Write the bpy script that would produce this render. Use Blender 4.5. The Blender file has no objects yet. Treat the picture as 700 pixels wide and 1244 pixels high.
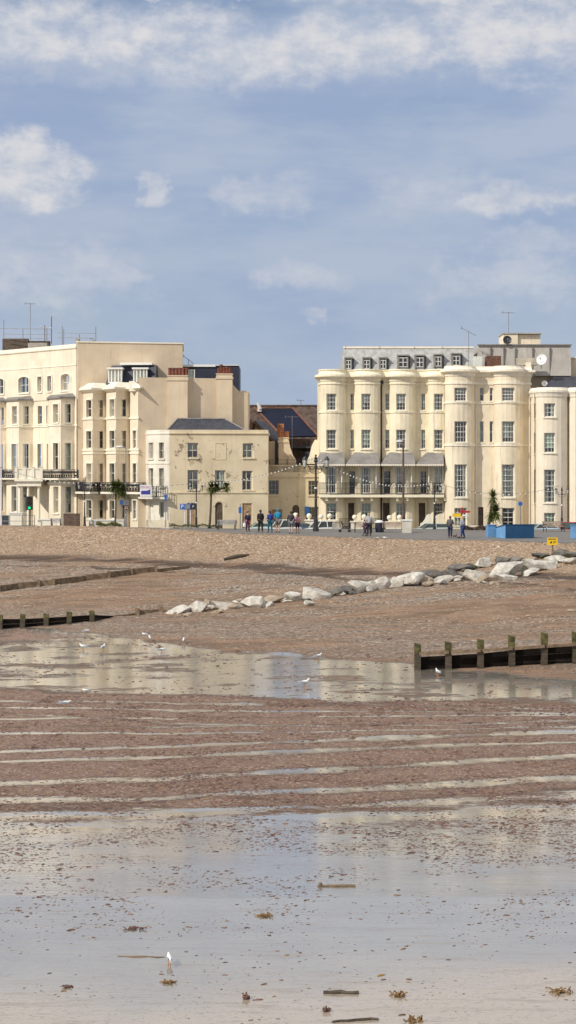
import bpy, bmesh, math, random
import numpy as np
from mathutils import Vector, Matrix
random.seed(7); RNG=np.random.default_rng(7)
S=bpy.context.scene; C=S.collection
CAMZ=5.0; F=2000.0; HV=575.0
# ---------------- camera, sky, sun, exposure ----------------
cam=bpy.data.cameras.new('camera'); co=bpy.data.objects.new('camera',cam); C.objects.link(co); S.camera=co
cam.sensor_fit='VERTICAL'; cam.sensor_height=24; cam.lens=24*F/1244; cam.shift_y=-(622-HV)/1244
cam.clip_end=20000; co.location=(0,0,CAMZ); co.rotation_euler=(math.radians(90),0,0)
SUN_EL=math.radians(38); SUN_AZ=math.radians(50)      # azimuth: left of straight behind the camera
sv=Vector((-math.sin(SUN_AZ)*math.cos(SUN_EL),-math.cos(SUN_AZ)*math.cos(SUN_EL),math.sin(SUN_EL)))
sl=bpy.data.lights.new('sun','SUN'); sl.energy=3.6; sl.angle=math.radians(0.6); sl.color=(1,.94,.84)
so=bpy.data.objects.new('sun',sl); C.objects.link(so); so.rotation_euler=sv.to_track_quat('Z','Y').to_euler()
S.view_settings.view_transform='Standard'; S.view_settings.look='None'; S.view_settings.exposure=0; S.view_settings.gamma=1
W=bpy.data.worlds.new('World'); S.world=W; W.use_nodes=True
class NT:
    def __init__(s,t): s.t=t; s.n=t.nodes; s.l=t.links
    def new(s,ty,**k):
        n=s.n.new(ty)
        for a,b in k.items(): setattr(n,a,b)
        return n
    def put(s,sock,v):
        if v is None: return
        if isinstance(v,bpy.types.NodeSocket): s.l.new(v,sock)
        else:
            try: sock.default_value=v
            except Exception: sock.default_value=tuple(v)+(1,)
    def m(s,op,a,b=None,c=None,clamp=False):
        n=s.new('ShaderNodeMath',operation=op); n.use_clamp=clamp
        s.put(n.inputs[0],a); s.put(n.inputs[1],b); s.put(n.inputs[2],c); return n.outputs[0]
    def mix(s,f,a,b,bt='MIX'):
        n=s.new('ShaderNodeMix',data_type='RGBA',blend_type=bt); s.put(n.inputs[0],f)
        for i,v in ((6,a),(7,b)):
            if isinstance(v,(tuple,list)): v=tuple(v)[:3]+(1,)
            s.put(n.inputs[i],v)
        return n.outputs[2]
    def ramp(s,x,a,b,lo=0.,hi=1.,smooth=True):
        n=s.new('ShaderNodeMapRange'); n.interpolation_type='SMOOTHSTEP' if smooth else 'LINEAR'
        s.put(n.inputs[0],x); s.put(n.inputs[1],a); s.put(n.inputs[2],b); s.put(n.inputs[3],lo); s.put(n.inputs[4],hi); return n.outputs[0]
    def noise(s,vec,scale,det=3,rough=.55,dim='3D',dist=0):
        n=s.new('ShaderNodeTexNoise'); n.noise_dimensions=dim; s.put(n.inputs['Vector'],vec)
        n.inputs['Scale'].default_value=scale; n.inputs['Detail'].default_value=det; n.inputs['Roughness'].default_value=rough; n.inputs['Distortion'].default_value=dist
        return n.outputs['Fac']
    def mapping(s,vec,sc=(1,1,1),loc=(0,0,0),rot=(0,0,0)):
        n=s.new('ShaderNodeMapping'); s.put(n.inputs[0],vec); n.inputs['Scale'].default_value=sc; n.inputs['Location'].default_value=loc; n.inputs['Rotation'].default_value=rot
        return n.outputs[0]
SKY_STR=0.095
def build_world():
    w=NT(W.node_tree); w.n.clear()
    out=w.new('ShaderNodeOutputWorld'); bg=w.new('ShaderNodeBackground'); w.l.new(bg.outputs[0],out.inputs[0])
    sky=w.new('ShaderNodeTexSky'); sky.sky_type='NISHITA'; sky.sun_disc=False; sky.sun_elevation=SUN_EL
    sky.sun_rotation=math.radians(180)+SUN_AZ; sky.air_density=1.0; sky.dust_density=.8; sky.ozone_density=2.0
    g=w.new('ShaderNodeTexCoord').outputs['Generated']
    sp=w.new('ShaderNodeSeparateXYZ'); w.l.new(g,sp.inputs[0])
    hy=w.m('SQRT',w.m('ADD',w.m('MULTIPLY',sp.outputs[0],sp.outputs[0]),w.m('MULTIPLY',sp.outputs[1],sp.outputs[1])))
    az=w.m('ARCTAN2',sp.outputs[0],sp.outputs[1]); el=w.m('ARCTAN2',sp.outputs[2],hy)
    cb=w.new('ShaderNodeCombineXYZ'); w.put(cb.inputs[0],az); w.put(cb.inputs[1],el)
    P0=cb.outputs[0]
    wa=w.new('ShaderNodeTexNoise'); w.put(wa.inputs['Vector'],P0); wa.inputs['Scale'].default_value=34; wa.inputs['Detail'].default_value=8; wa.inputs['Roughness'].default_value=.6
    vm=w.new('ShaderNodeVectorMath',operation='SUBTRACT'); w.put(vm.inputs[0],wa.outputs['Color']); vm.inputs[1].default_value=(.5,.5,.5)
    vs=w.new('ShaderNodeVectorMath',operation='MULTIPLY_ADD'); w.put(vs.inputs[0],vm.outputs[0]); vs.inputs[1].default_value=(.055,.03,0); w.put(vs.inputs[2],P0)
    P=P0; ws=w.new('ShaderNodeSeparateXYZ'); w.put(ws.inputs[0],vs.outputs[0]); azw,elw=ws.outputs[0],ws.outputs[1]
    n1=w.noise(w.mapping(P,(8,16,1)),1.0,6,.58)
    n2=w.noise(w.mapping(P,(30,45,1),(3,1,0)),1.0,5,.6)
    n3=w.noise(w.mapping(P,(6,22,1),(7,4,0)),1.0,4,.5)
    n4=w.noise(w.mapping(P,(95,150,1),(1,8,0)),1.0,6,.65); n5=w.noise(w.mapping(P,(5,17,1),(2,9,0)),1.0,7,.6)
    wob=w.m('ADD',w.m('ADD',w.m('MULTIPLY',w.m('SUBTRACT',n1,.5),2.2),w.m('MULTIPLY',w.m('SUBTRACT',n2,.5),2.4)),w.m('MULTIPLY',w.m('SUBTRACT',n4,.5),1.0))
    # real clouds standing at these bearings and heights: (bearing px, height px, half width, half height, strength, softness)
    cl=[(60,56,420,42,.92,1.2),(420,70,330,46,.88,1.2),(640,58,260,62,.9,1.3),(200,5,330,10,.8,1.),(600,10,260,18,.85,1.),(500,88,260,30,.35,1.3),(120,92,260,26,.35,1.3),
        (20,215,95,46,.85,.9),(188,238,25,17,.6,.8),(325,240,70,27,.42,.9),(615,248,80,20,.62,.8),(530,238,90,30,.3,1.1),(375,338,68,20,.42,1.),(380,384,16,6,.35,.9),
        (60,345,140,50,.38,1.1),(145,335,45,14,.35,.8),(620,350,110,44,.4,1.0),(650,300,80,20,.36,1.),(-260,120,160,60,.9,.8),(980,200,200,60,.8,.8)]
    tot=None
    for (u,v,ru,rv,st,so_) in cl:
        a=(u-350)/F; e=(HV-v)/F
        dx=w.m('MULTIPLY',w.m('SUBTRACT',azw,a),F/ru); dy=w.m('MULTIPLY',w.m('SUBTRACT',elw,e),F/rv)
        d=w.m('ADD',w.m('MULTIPLY',dx,dx),w.m('MULTIPLY',dy,dy))
        # flatter, softer base: cloud shading comes with height above the cloud's own middle
        q=w.m('ADD',w.m('SUBTRACT',1.0,d),w.m('MULTIPLY',wob,.95))
        mk=w.ramp(q,-.35,so_*1.25,0,st)
        tot=mk if tot is None else w.m('MAXIMUM',tot,mk)
    # general cloud field beyond the framed part of the sky
    gen=w.ramp(w.noise(w.mapping(g,(3,3,9)),1.4,6,.58),.30,.56,.45,1.0)
    off=w.ramp(w.m('ABSOLUTE',az),.28,.5)
    hi=w.ramp(el,.281,.305)
    gen=w.m('MULTIPLY',gen,w.m('MAXIMUM',off,hi))
    tot=w.m('MAXIMUM',tot,gen)
    # thin blue-grey veil below the bright bank
    veil=w.ramp(n3,.25,.7,.62,.92)
    topclear=w.ramp(el,.262,.285,1.,.35)
    base=w.mix(w.m('MULTIPLY',veil,topclear),sky.outputs[0],(3.75,4.65,6.5))
    low=w.ramp(el,.02,.2,.9,0)
    base=w.mix(low,base,(4.25,5.1,6.25))
    dk=w.m('MULTIPLY',w.ramp(n1,.38,.62),.5)
    base=w.mix(dk,base,(3.2,4.1,6.2))
    base=w.mix(w.m('MULTIPLY',w.ramp(n5,.40,.62),.8),base,(4.75,5.45,6.7))
    body=w.mix(w.ramp(w.m('ADD',w.m('MULTIPLY',n2,.68),w.m('MULTIPLY',n4,.32)),.34,.64),(5.7,6.1,6.9),(7.9,7.75,7.8))
    col=w.mix(tot,base,body)
    lowz=w.ramp(sp.outputs[2],-.02,.0)
    col=w.mix(lowz,(1.6,1.7,1.7),col)
    w.put(bg.inputs[0],col); bg.inputs[1].default_value=SKY_STR
build_world()
try: S.cycles.max_bounces=6; S.cycles.transparent_max_bounces=8
except Exception: pass
# ---------------- helpers ----------------
def X(u,Y): return (u-350)/F*Y
def Z(v,Y): return CAMZ-(v-HV)/F*Y
def hsh(a): return (math.sin(a*12.9898)*43758.5453)%1
_g=RNG.random((8,64,64))
def vn(x,y,k=0):
    x=np.asarray(x,float); y=np.asarray(y,float); xi=np.floor(x).astype(int); yi=np.floor(y).astype(int)
    fx=x-xi; fy=y-yi; fx=fx*fx*(3-2*fx); fy=fy*fy*(3-2*fy); g=_g[k%8]
    a=g[xi%64,yi%64]; b=g[(xi+1)%64,yi%64]; c=g[xi%64,(yi+1)%64]; d=g[(xi+1)%64,(yi+1)%64]
    return (a*(1-fx)+b*fx)*(1-fy)+(c*(1-fx)+d*fx)*fy-.5
def fbm(x,y,k=0,o=4):
    s=0; a=1
    for i in range(o): s=s+a*vn(x*2**i+i*7.3,y*2**i+i*3.1,k+i); a*=.5
    return s
def sstep(a,b,x):
    t=np.clip((x-a)/(b-a),0,1); return t*t*(3-2*t)
def shoreY(x): return 85-.62*np.clip(x,-60,60)
def crestD(x): return 48.3-2*np.clip(np.asarray(x)/10,-1,1)
PD=[-300,-17,0,12,25,36,39,47]; PZ=[-4.95,-4.75,-4.42,-3.75,-2.75,-1.95,-1.45,0.02]
def ztr(x,Y):
    x=np.asarray(x,float); Y=np.asarray(Y,float)
    D=Y-shoreY(x); k=crestD(x)/47.
    D2=np.where(D>0,D/k,D)
    z=np.interp(D2,PD,PZ)
    z=np.where(D2>47,np.maximum(.02-(D2-47)*.6,-1.8),z)
    bank=sstep(2,10,D2)*(1-sstep(46,47.5,D2))
    z=z+.3*np.exp(-((D2-46)/1.8)**2)*sstep(-4,-11,x)
    z=z+.031*np.clip(60-Y,0,25)-.05*np.clip(23-Y,0,400)
    z=z+bank*(fbm(x*.13,Y*.13,1)*.34+fbm(x*.6,Y*.6,2)*.1)
    z=z+(1-sstep(1,6,D2))*fbm(x*.08,Y*.1,3)*.05
    return z
def ground(u,v):
    Y=80.
    lo,hi=20.,160.
    for i in range(60):
        Y=(lo+hi)/2
        zz=float(ztr(X(u,Y),Y)) if Y-float(shoreY(X(u,Y)))<float(crestD(X(u,Y)))-.1 else .02
        vz=HV+(CAMZ-zz)*F/Y
        if vz>v: lo=Y
        else: hi=Y
    x=X(u,Y); return x,Y,float(ztr(x,Y))
def tag(o,label=None,cat=None,group=None,kind=None):
    if label: o['label']=label
    if cat: o['category']=cat
    if group: o['group']=group
    if kind: o['kind']=kind
    return o
def empty(name,loc,label,cat,group=None,rz=0):
    o=bpy.data.objects.new(name,None); C.objects.link(o); o.location=loc; o.rotation_euler.z=rz; o.empty_display_size=.2
    return tag(o,label,cat,group)
class MB:
    def __init__(s): s.v=[]; s.f=[]; s.mi=[]; s.cur=0
    def add(s,vs,fs):
        b=len(s.v); s.v+= [tuple(p) for p in vs]; s.f+=[tuple(i+b for i in f) for f in fs]; s.mi+=[s.cur]*len(fs)
    def box(s,x0,x1,y0,y1,z0,z1,M=None):
        p=[(x0,y0,z0),(x1,y0,z0),(x1,y1,z0),(x0,y1,z0),(x0,y0,z1),(x1,y0,z1),(x1,y1,z1),(x0,y1,z1)]
        if M: p=[M@Vector(q) for q in p]
        s.add(p,[(0,3,2,1),(4,5,6,7),(0,1,5,4),(1,2,6,5),(2,3,7,6),(3,0,4,7)])
    def tube(s,pts,r,n=8,cap=True):
        pts=[Vector(p) for p in pts]; rs=r if isinstance(r,(list,tuple)) else [r]*len(pts); vs=[]; fs=[]
        for i,p in enumerate(pts):
            d=(pts[min(i+1,len(pts)-1)]-pts[max(i-1,0)]); d=d.normalized() if d.length>1e-9 else Vector((0,0,1))
            a=d.cross(Vector((0,0,1)) if abs(d.z)<.9 else Vector((0,1,0))).normalized(); b=d.cross(a)
            for k in range(n):
                t=2*math.pi*k/n; vs.append(p+(a*math.cos(t)+b*math.sin(t))*rs[i])
        for i in range(len(pts)-1):
            for k in range(n): fs.append((i*n+k,i*n+(k+1)%n,(i+1)*n+(k+1)%n,(i+1)*n+k))
        if cap: fs.append(tuple(range(n))[::-1]); fs.append(tuple((len(pts)-1)*n+k for k in range(n)))
        s.add(vs,fs)
    def lathe(s,prof,c=(0,0,0),n=12,sx=1,sy=1):
        vs=[];fs=[]
        for r,z in prof:
            for k in range(n):
                t=2*math.pi*k/n; vs.append((c[0]+r*math.cos(t)*sx,c[1]+r*math.sin(t)*sy,c[2]+z))
        for i in range(len(prof)-1):
            for k in range(n): fs.append((i*n+k,i*n+(k+1)%n,(i+1)*n+(k+1)%n,(i+1)*n+k))
        fs.append(tuple(range(n))[::-1]); fs.append(tuple((len(prof)-1)*n+k for k in range(n)))
        s.add(vs,fs)
    def ell(s,c,r,n=12,m=8,M=None):
        pr=[(max(math.sin(math.pi*i/m),.02),-math.cos(math.pi*i/m)) for i in range(m+1)]
        t=MB(); t.lathe(pr,n=n)
        vs=[Vector((p[0]*r[0],p[1]*r[1],p[2]*r[2])) for p in t.v]
        if M: vs=[M@p for p in vs]
        s.add([Vector(c)+p for p in vs],t.f)
    def prism(s,poly,y0,y1,axis='y'):
        # poly in (x,z), extruded along y   | axis 'x': poly in (y,z) extruded along x | 'z': poly (x,y) extruded in z
        n=len(poly)
        if axis=='y': a=[(p[0],y0,p[1]) for p in poly]; b=[(p[0],y1,p[1]) for p in poly]
        elif axis=='x': a=[(y0,p[0],p[1]) for p in poly]; b=[(y1,p[0],p[1]) for p in poly]
        else: a=[(p[0],p[1],y0) for p in poly]; b=[(p[0],p[1],y1) for p in poly]
        s.add(a+b,[tuple(range(n)),tuple(range(2*n-1,n-1,-1))]+[(i,i+n,(i+1)%n+n,(i+1)%n) for i in range(n)])
    def build(s,name,mats,parent=None,smooth=False,fix=True,at=None):
        me=bpy.data.meshes.new(name)
        vs=s.v
        if at: vs=[(p[0]-at[0],p[1]-at[1],p[2]-at[2]) for p in vs]
        me.from_pydata([tuple(p) for p in vs],[],s.f)
        if not isinstance(mats,(list,tuple)): mats=[mats]
        for m in mats: me.materials.append(m)
        if len(mats)>1: me.polygons.foreach_set('material_index',s.mi)
        if fix:
            bm=bmesh.new(); bm.from_mesh(me); bmesh.ops.recalc_face_normals(bm,faces=bm.faces); bm.to_mesh(me); bm.free()
        if smooth: me.polygons.foreach_set('use_smooth',[True]*len(me.polygons))
        o=bpy.data.objects.new(name,me); C.objects.link(o)
        if at: o.location=at
        if parent: adopt(o,parent)
        return o
def wloc(o):
    M=o.matrix_basis.copy(); p=o.parent
    while p: M=p.matrix_basis@M; p=p.parent
    return M
def adopt(o,parent):     # o was built in world coordinates: keep it there
    M=wloc(parent).inverted()@o.matrix_basis; o.parent=parent; o.matrix_basis=M
def local(o,parent): o.parent=parent; return o
# ---------------- materials ----------------
def mat(name,col,rough=.8,var=.12,scale=1.5,bump=.0,bscale=20,metal=0,streak=0,dirt=(.25,.21,.16),spec=.5,ior=None):
    m=bpy.data.materials.new(name); m.use_nodes=True; t=NT(m.node_tree); b=t.n['Principled BSDF']
    p=t.new('ShaderNodeNewGeometry').outputs['Position']
    n=t.noise(p,scale,5,.6)
    dk=tuple(c*(1-var*2.2) for c in col); lt=tuple(min(1,c*(1+var)) for c in col)
    c=t.mix(t.ramp(n,.25,.75),dk,lt)
    if streak:
        n2=t.noise(t.mapping(p,(2.2,2.2,.16)),1.6,5,.65); n3=t.noise(p,.35,3)
        c=t.mix(t.m('MULTIPLY',t.ramp(n2,.5,.8),t.m('MULTIPLY',n3,streak*1.6)),c,dirt)
    t.put(b.inputs['Base Color'],c); b.inputs['Roughness'].default_value=rough; b.inputs['Metallic'].default_value=metal
    b.inputs['Specular IOR Level'].default_value=spec
    if ior: b.inputs['IOR'].default_value=ior
    if bump:
        bp=t.new('ShaderNodeBump'); bp.inputs['Strength'].default_value=bump; bp.inputs['Distance'].default_value=.03
        t.put(bp.inputs['Height'],t.noise(p,bscale,4)); t.l.new(bp.outputs[0],b.inputs['Normal'])
    return m
M={}
M['creamA']=mat('cream_yellow_stucco',(.83,.74,.545),.75,.06,.8,.12,6,streak=.6)
M['creamA2']=mat('cream_trim',(.86,.785,.60),.7,.05,.8,.1,6,streak=.25)
M['creamB']=mat('pale_peach_stucco',(.80,.70,.53),.75,.06,.7,.12,6,streak=.65)
M['creamB2']=mat('off_white_trim',(.85,.78,.64),.7,.04,.8,.08,6,streak=.25)
M['creamC']=mat('pale_peach_stucco_low_house',(.81,.72,.57),.75,.05,.7,.1,6,streak=.4)
M['flank']=mat('buff_render',(.66,.54,.39),.85,.06,.5,.1,5,streak=.5)
M['L1']=mat('ivory_stucco',(.83,.74,.58),.75,.06,.7,.1,6,streak=.6)
M['L1b']=mat('ivory_trim',(.88,.82,.68),.7,.04,.7,.08,6,streak=.3)
M['L2']=mat('biscuit_stucco',(.80,.70,.54),.75,.05,.7,.1,6,streak=.35)
M['Twhite']=mat('weathered_white_render',(.78,.73,.62),.8,.07,.9,.15,6,streak=.8)
M['grass']=mat('rough_grass',(.10,.13,.03),.9,.3,6,.5,12)
M['white']=mat('white_paint',(.80,.79,.75),.5,.03,2)
M['frame']=mat('window_frame_paint',(.74,.73,.67),.5,.04,2)
M['dframe']=mat('weathered_window_frame',(.50,.45,.36),.7,.1,2)
M['iron']=mat('black_ironwork',(.028,.028,.034),.45,.15,4)
M['green_iron']=mat('dark_green_ironwork',(.02,.035,.03),.45,.15,4)
M['lead']=mat('grey_lead_sheet',(.25,.235,.22),.65,.14,1.2,.2,3,streak=.8,dirt=(.17,.16,.15))
M['slate']=mat('blue_grey_slate',(.055,.06,.08),.6,.2,2.5,.4,7)
M['slate2']=mat('light_weathered_slate',(.46,.46,.45),.7,.13,2.5,.4,7,streak=.5,dirt=(.19,.19,.19))
M['navy']=mat('dark_navy_cladding',(.022,.026,.05),.55,.15,1.0,.2,4)
M['rooftile']=mat('brown_clay_tile',(.115,.075,.058),.85,.3,2.2,.6,6,streak=.8,dirt=(.06,.05,.045))
M['tileedge']=mat('red_brown_ridge_tile',(.20,.09,.06),.8,.25,4)
M['orange']=mat('terracotta_clay',(.42,.17,.08),.8,.25,3)
M['potred']=mat('dark_red_clay_pot',(.19,.055,.035),.8,.25,4)
M['solar']=mat('solar_glass',(.009,.012,.032),.35,.1,.6,spec=.2)
M['wood']=mat('boarded_timber',(.40,.27,.16),.8,.15,3,.2,8)
M['dwood']=mat('dark_timber_door',(.12,.085,.06),.7,.2,3)
M['bluepaint']=mat('blue_paint',(.02,.11,.30),.4,.1,2)
M['hutdark']=mat('deep_blue_boards',(.006,.062,.15),.45,.1,1.5)
M['hutlight']=mat('pale_blue_boards',(.16,.36,.64),.5,.08,1.5)
M['tarmac']=mat('promenade_tarmac',(.185,.175,.165),.9,.1,1.2,.3,25)
M['road']=mat('road_asphalt',(.06,.06,.06),.9,.15,1.2,.3,25)
M['concrete']=mat('grey_concrete',(.42,.39,.33),.85,.12,1.5,.2,8,streak=.6)
M['stone']=mat('pale_concrete',(.62,.58,.50),.85,.1,1.5,.2,8,streak=.5)
M['galv']=mat('galvanised_steel',(.36,.36,.37),.4,.1,5,metal=.7)
M['rust']=mat('rusty_steel',(.16,.075,.045),.7,.3,5)
M['brown']=mat('brown_slats',(.135,.085,.06),.7,.2,3,.3,9)
M['slat']=mat('bench_slats',(.46,.36,.27),.7,.15,3)
M['greyslat']=mat('silvered_bench_slats',(.50,.48,.46),.7,.12,3)
M['curtain']=mat('net_curtain',(.68,.71,.64),.9,.12,6)
M['curtain2']=mat('green_grey_blind',(.52,.62,.50),.9,.12,5)  # pale green of curtains and blinds also stands in for reflected sea and sky
M['dark']=mat('room_shade_black',(.02,.021,.023),.9,.2,2)  # near-black colour stands for the shade inside the buildings
M['rubber']=mat('tyre_rubber',(.02,.02,.02),.8)
M['yellow']=mat('sign_yellow',(.80,.52,.02),.5,.04)
M['blacktxt']=mat('black_lettering',(.01,.01,.01),.6)
M['signwhite']=mat('sign_white',(.75,.75,.76),.5,.03)
M['signblue']=mat('sign_blue',(.02,.12,.46),.45,.05)
M['pink']=mat('pink_lettering',(.75,.25,.42),.5,.04)
M['navytxt']=mat('purple_blue_ink',(.05,.05,.30),.5,.04)
M['red']=mat('red_paint',(.42,.02,.03),.45,.1)
M['palmtrunk']=mat('fibrous_palm_bark',(.11,.085,.055),.9,.3,9,.5,20)
M['hedge']=mat('brown_hedge',(.11,.075,.045),.9,.35,8)
M['gullw']=mat('white_feathers',(.82,.82,.80),.7,.03)
M['gullg']=mat('grey_feathers',(.33,.36,.40),.7,.05)
M['beak']=mat('orange_beak',(.55,.22,.03),.5)
M['bulb']=mat('festoon_bulb_glass',(.8,.79,.74),.2,.02)
def m_leaf(name,a,b):
    m=bpy.data.materials.new(name); m.use_nodes=True; t=NT(m.node_tree); bs=t.n['Principled BSDF']
    p=t.new('ShaderNodeNewGeometry').outputs['Position']
    t.put(bs.inputs['Base Color'],t.mix(t.ramp(t.noise(p,3,3),.3,.7),a,b)); bs.inputs['Roughness'].default_value=.55
    return m
M['leaf']=m_leaf('palm_leaf',(.035,.06,.012),(.13,.15,.03))
M['dryleaf']=m_leaf('dry_palm_leaf',(.05,.05,.02),(.15,.12,.05))
def m_glass():
    m=bpy.data.materials.new('window_glass'); m.use_nodes=True; t=NT(m.node_tree); t.n.remove(t.n['Principled BSDF'])
    o=t.n['Material Output']; gl=t.new('ShaderNodeBsdfGlossy'); gl.inputs['Roughness'].default_value=.02; tr=t.new('ShaderNodeBsdfTransparent'); tr.inputs[0].default_value=(.86,.9,.89,1)
    fr=t.new('ShaderNodeFresnel'); fr.inputs[0].default_value=1.75
    p=t.new('ShaderNodeNewGeometry').outputs['Position']; bp=t.new('ShaderNodeBump'); bp.inputs['Strength'].default_value=.12; bp.inputs['Distance'].default_value=.03
    t.put(bp.inputs['Height'],t.noise(p,1.7,2)); t.l.new(bp.outputs[0],gl.inputs['Normal'])
    mx=t.new('ShaderNodeMixShader'); t.put(mx.inputs[0],t.m('MULTIPLY',fr.outputs[0],1.6,clamp=True)); t.l.new(tr.outputs[0],mx.inputs[1]); t.l.new(gl.outputs[0],mx.inputs[2]); t.l.new(mx.outputs[0],o.inputs[0])
    return m
M['glass']=m_glass()
def m_peel():
    m=bpy.data.materials.new('peeling_buff_paint'); m.use_nodes=True; t=NT(m.node_tree); b=t.n['Principled BSDF']
    p=t.new('ShaderNodeNewGeometry').outputs['Position']
    base=t.mix(t.ramp(t.noise(p,.6,4),.3,.7),(.60,.50,.345),(.70,.60,.42))
    n=t.noise(p,1.35,6,.68,dist=.6); big=t.noise(t.mapping(p,(1,1,1),(5,2,9)),.16,2)
    thr=t.ramp(big,.42,.66,.71,.585,False)
    mk=t.m('GREATER_THAN',n,thr)
    c=t.mix(mk,base,t.mix(t.noise(p,6,3),(.20,.15,.10),(.42,.34,.24)))
    st=t.noise(t.mapping(p,(2,2,.12)),1.2,5,.6); c=t.mix(t.ramp(st,.52,.8,0,.45),c,(.38,.31,.20))
    t.put(b.inputs['Base Color'],c); b.inputs['Roughness'].default_value=.85
    bp=t.new('ShaderNodeBump'); bp.inputs['Strength'].default_value=.5; bp.inputs['Distance'].default_value=.02; t.put(bp.inputs['Height'],t.m('SUBTRACT',1.,mk)); t.l.new(bp.outputs[0],b.inputs['Normal'])
    return m
M['peel']=m_peel()
def m_rock(name,a,b,green=0):
    m=bpy.data.materials.new(name); m.use_nodes=True; t=NT(m.node_tree); bs=t.n['Principled BSDF']
    p=t.new('ShaderNodeNewGeometry').outputs['Position']; n=t.noise(p,1.8,6,.65)
    c=t.mix(t.ramp(n,.3,.7),a,b)
    c=t.mix(t.ramp(t.noise(t.mapping(p,(1,1,1),(3,3,3)),.9,4,.6),.55,.75,0,.55),c,(.16,.115,.08))
    if green: c=t.mix(t.ramp(t.noise(p,1.1,3),.4,.6,0,.8),c,(.05,.06,.02))
    t.put(bs.inputs['Base Color'],c); bs.inputs['Roughness'].default_value=.85
    bp=t.new('ShaderNodeBump'); bp.inputs['Strength'].default_value=.7; bp.inputs['Distance'].default_value=.08; t.put(bp.inputs['Height'],t.noise(p,4,6,.6)); t.l.new(bp.outputs[0],bs.inputs['Normal'])
    return m
M['rockw']=m_rock('white_limestone',(.36,.33,.28),(.68,.65,.59))
M['rockt']=m_rock('tan_stone',(.27,.21,.15),(.46,.38,.29))
M['rockd']=m_rock('dark_wet_stone',(.075,.07,.065),(.20,.185,.165))
M['rockg']=m_rock('algae_covered_stone',(.06,.06,.05),(.14,.13,.09),1)
def m_groyne():
    m=bpy.data.materials.new('weathered_groyne_timber'); m.use_nodes=True; t=NT(m.node_tree); bs=t.n['Principled BSDF']
    p=t.new('ShaderNodeNewGeometry').outputs['Position']; n=t.noise(t.mapping(p,(1,1,5)),2,5,.6)
    c=t.mix(t.ramp(n,.3,.7),(.030,.022,.016),(.095,.07,.045))
    c=t.mix(t.ramp(t.noise(t.mapping(p,(1,1,2),(9,0,0)),1.6,3),.5,.7,0,.5),c,(.045,.05,.014))
    t.put(bs.inputs['Base Color'],c); bs.inputs['Roughness'].default_value=.7
    bp=t.new('ShaderNodeBump'); bp.inputs['Strength'].default_value=.6; bp.inputs['Distance'].default_value=.03; t.put(bp.inputs['Height'],n); t.l.new(bp.outputs[0],bs.inputs['Normal'])
    return m
M['groyne']=m_groyne(); M['blackwood']=mat('wet_black_timber',(.012,.009,.007),.9,.3,2,.3,8,spec=.15)
M['algae']=mat('mossy_timber',(.105,.095,.03),.85,.35,4,.5,14)
M['drytimber']=mat('dry_groyne_timber',(.22,.155,.10),.85,.25,3,.5,10)
M['weed']=mat('wet_brown_seaweed',(.165,.085,.06),.6,.45,7,.3,20)
M['weedy']=mat('yellow_brown_seaweed',(.24,.13,.03),.55,.4,9)
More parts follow.
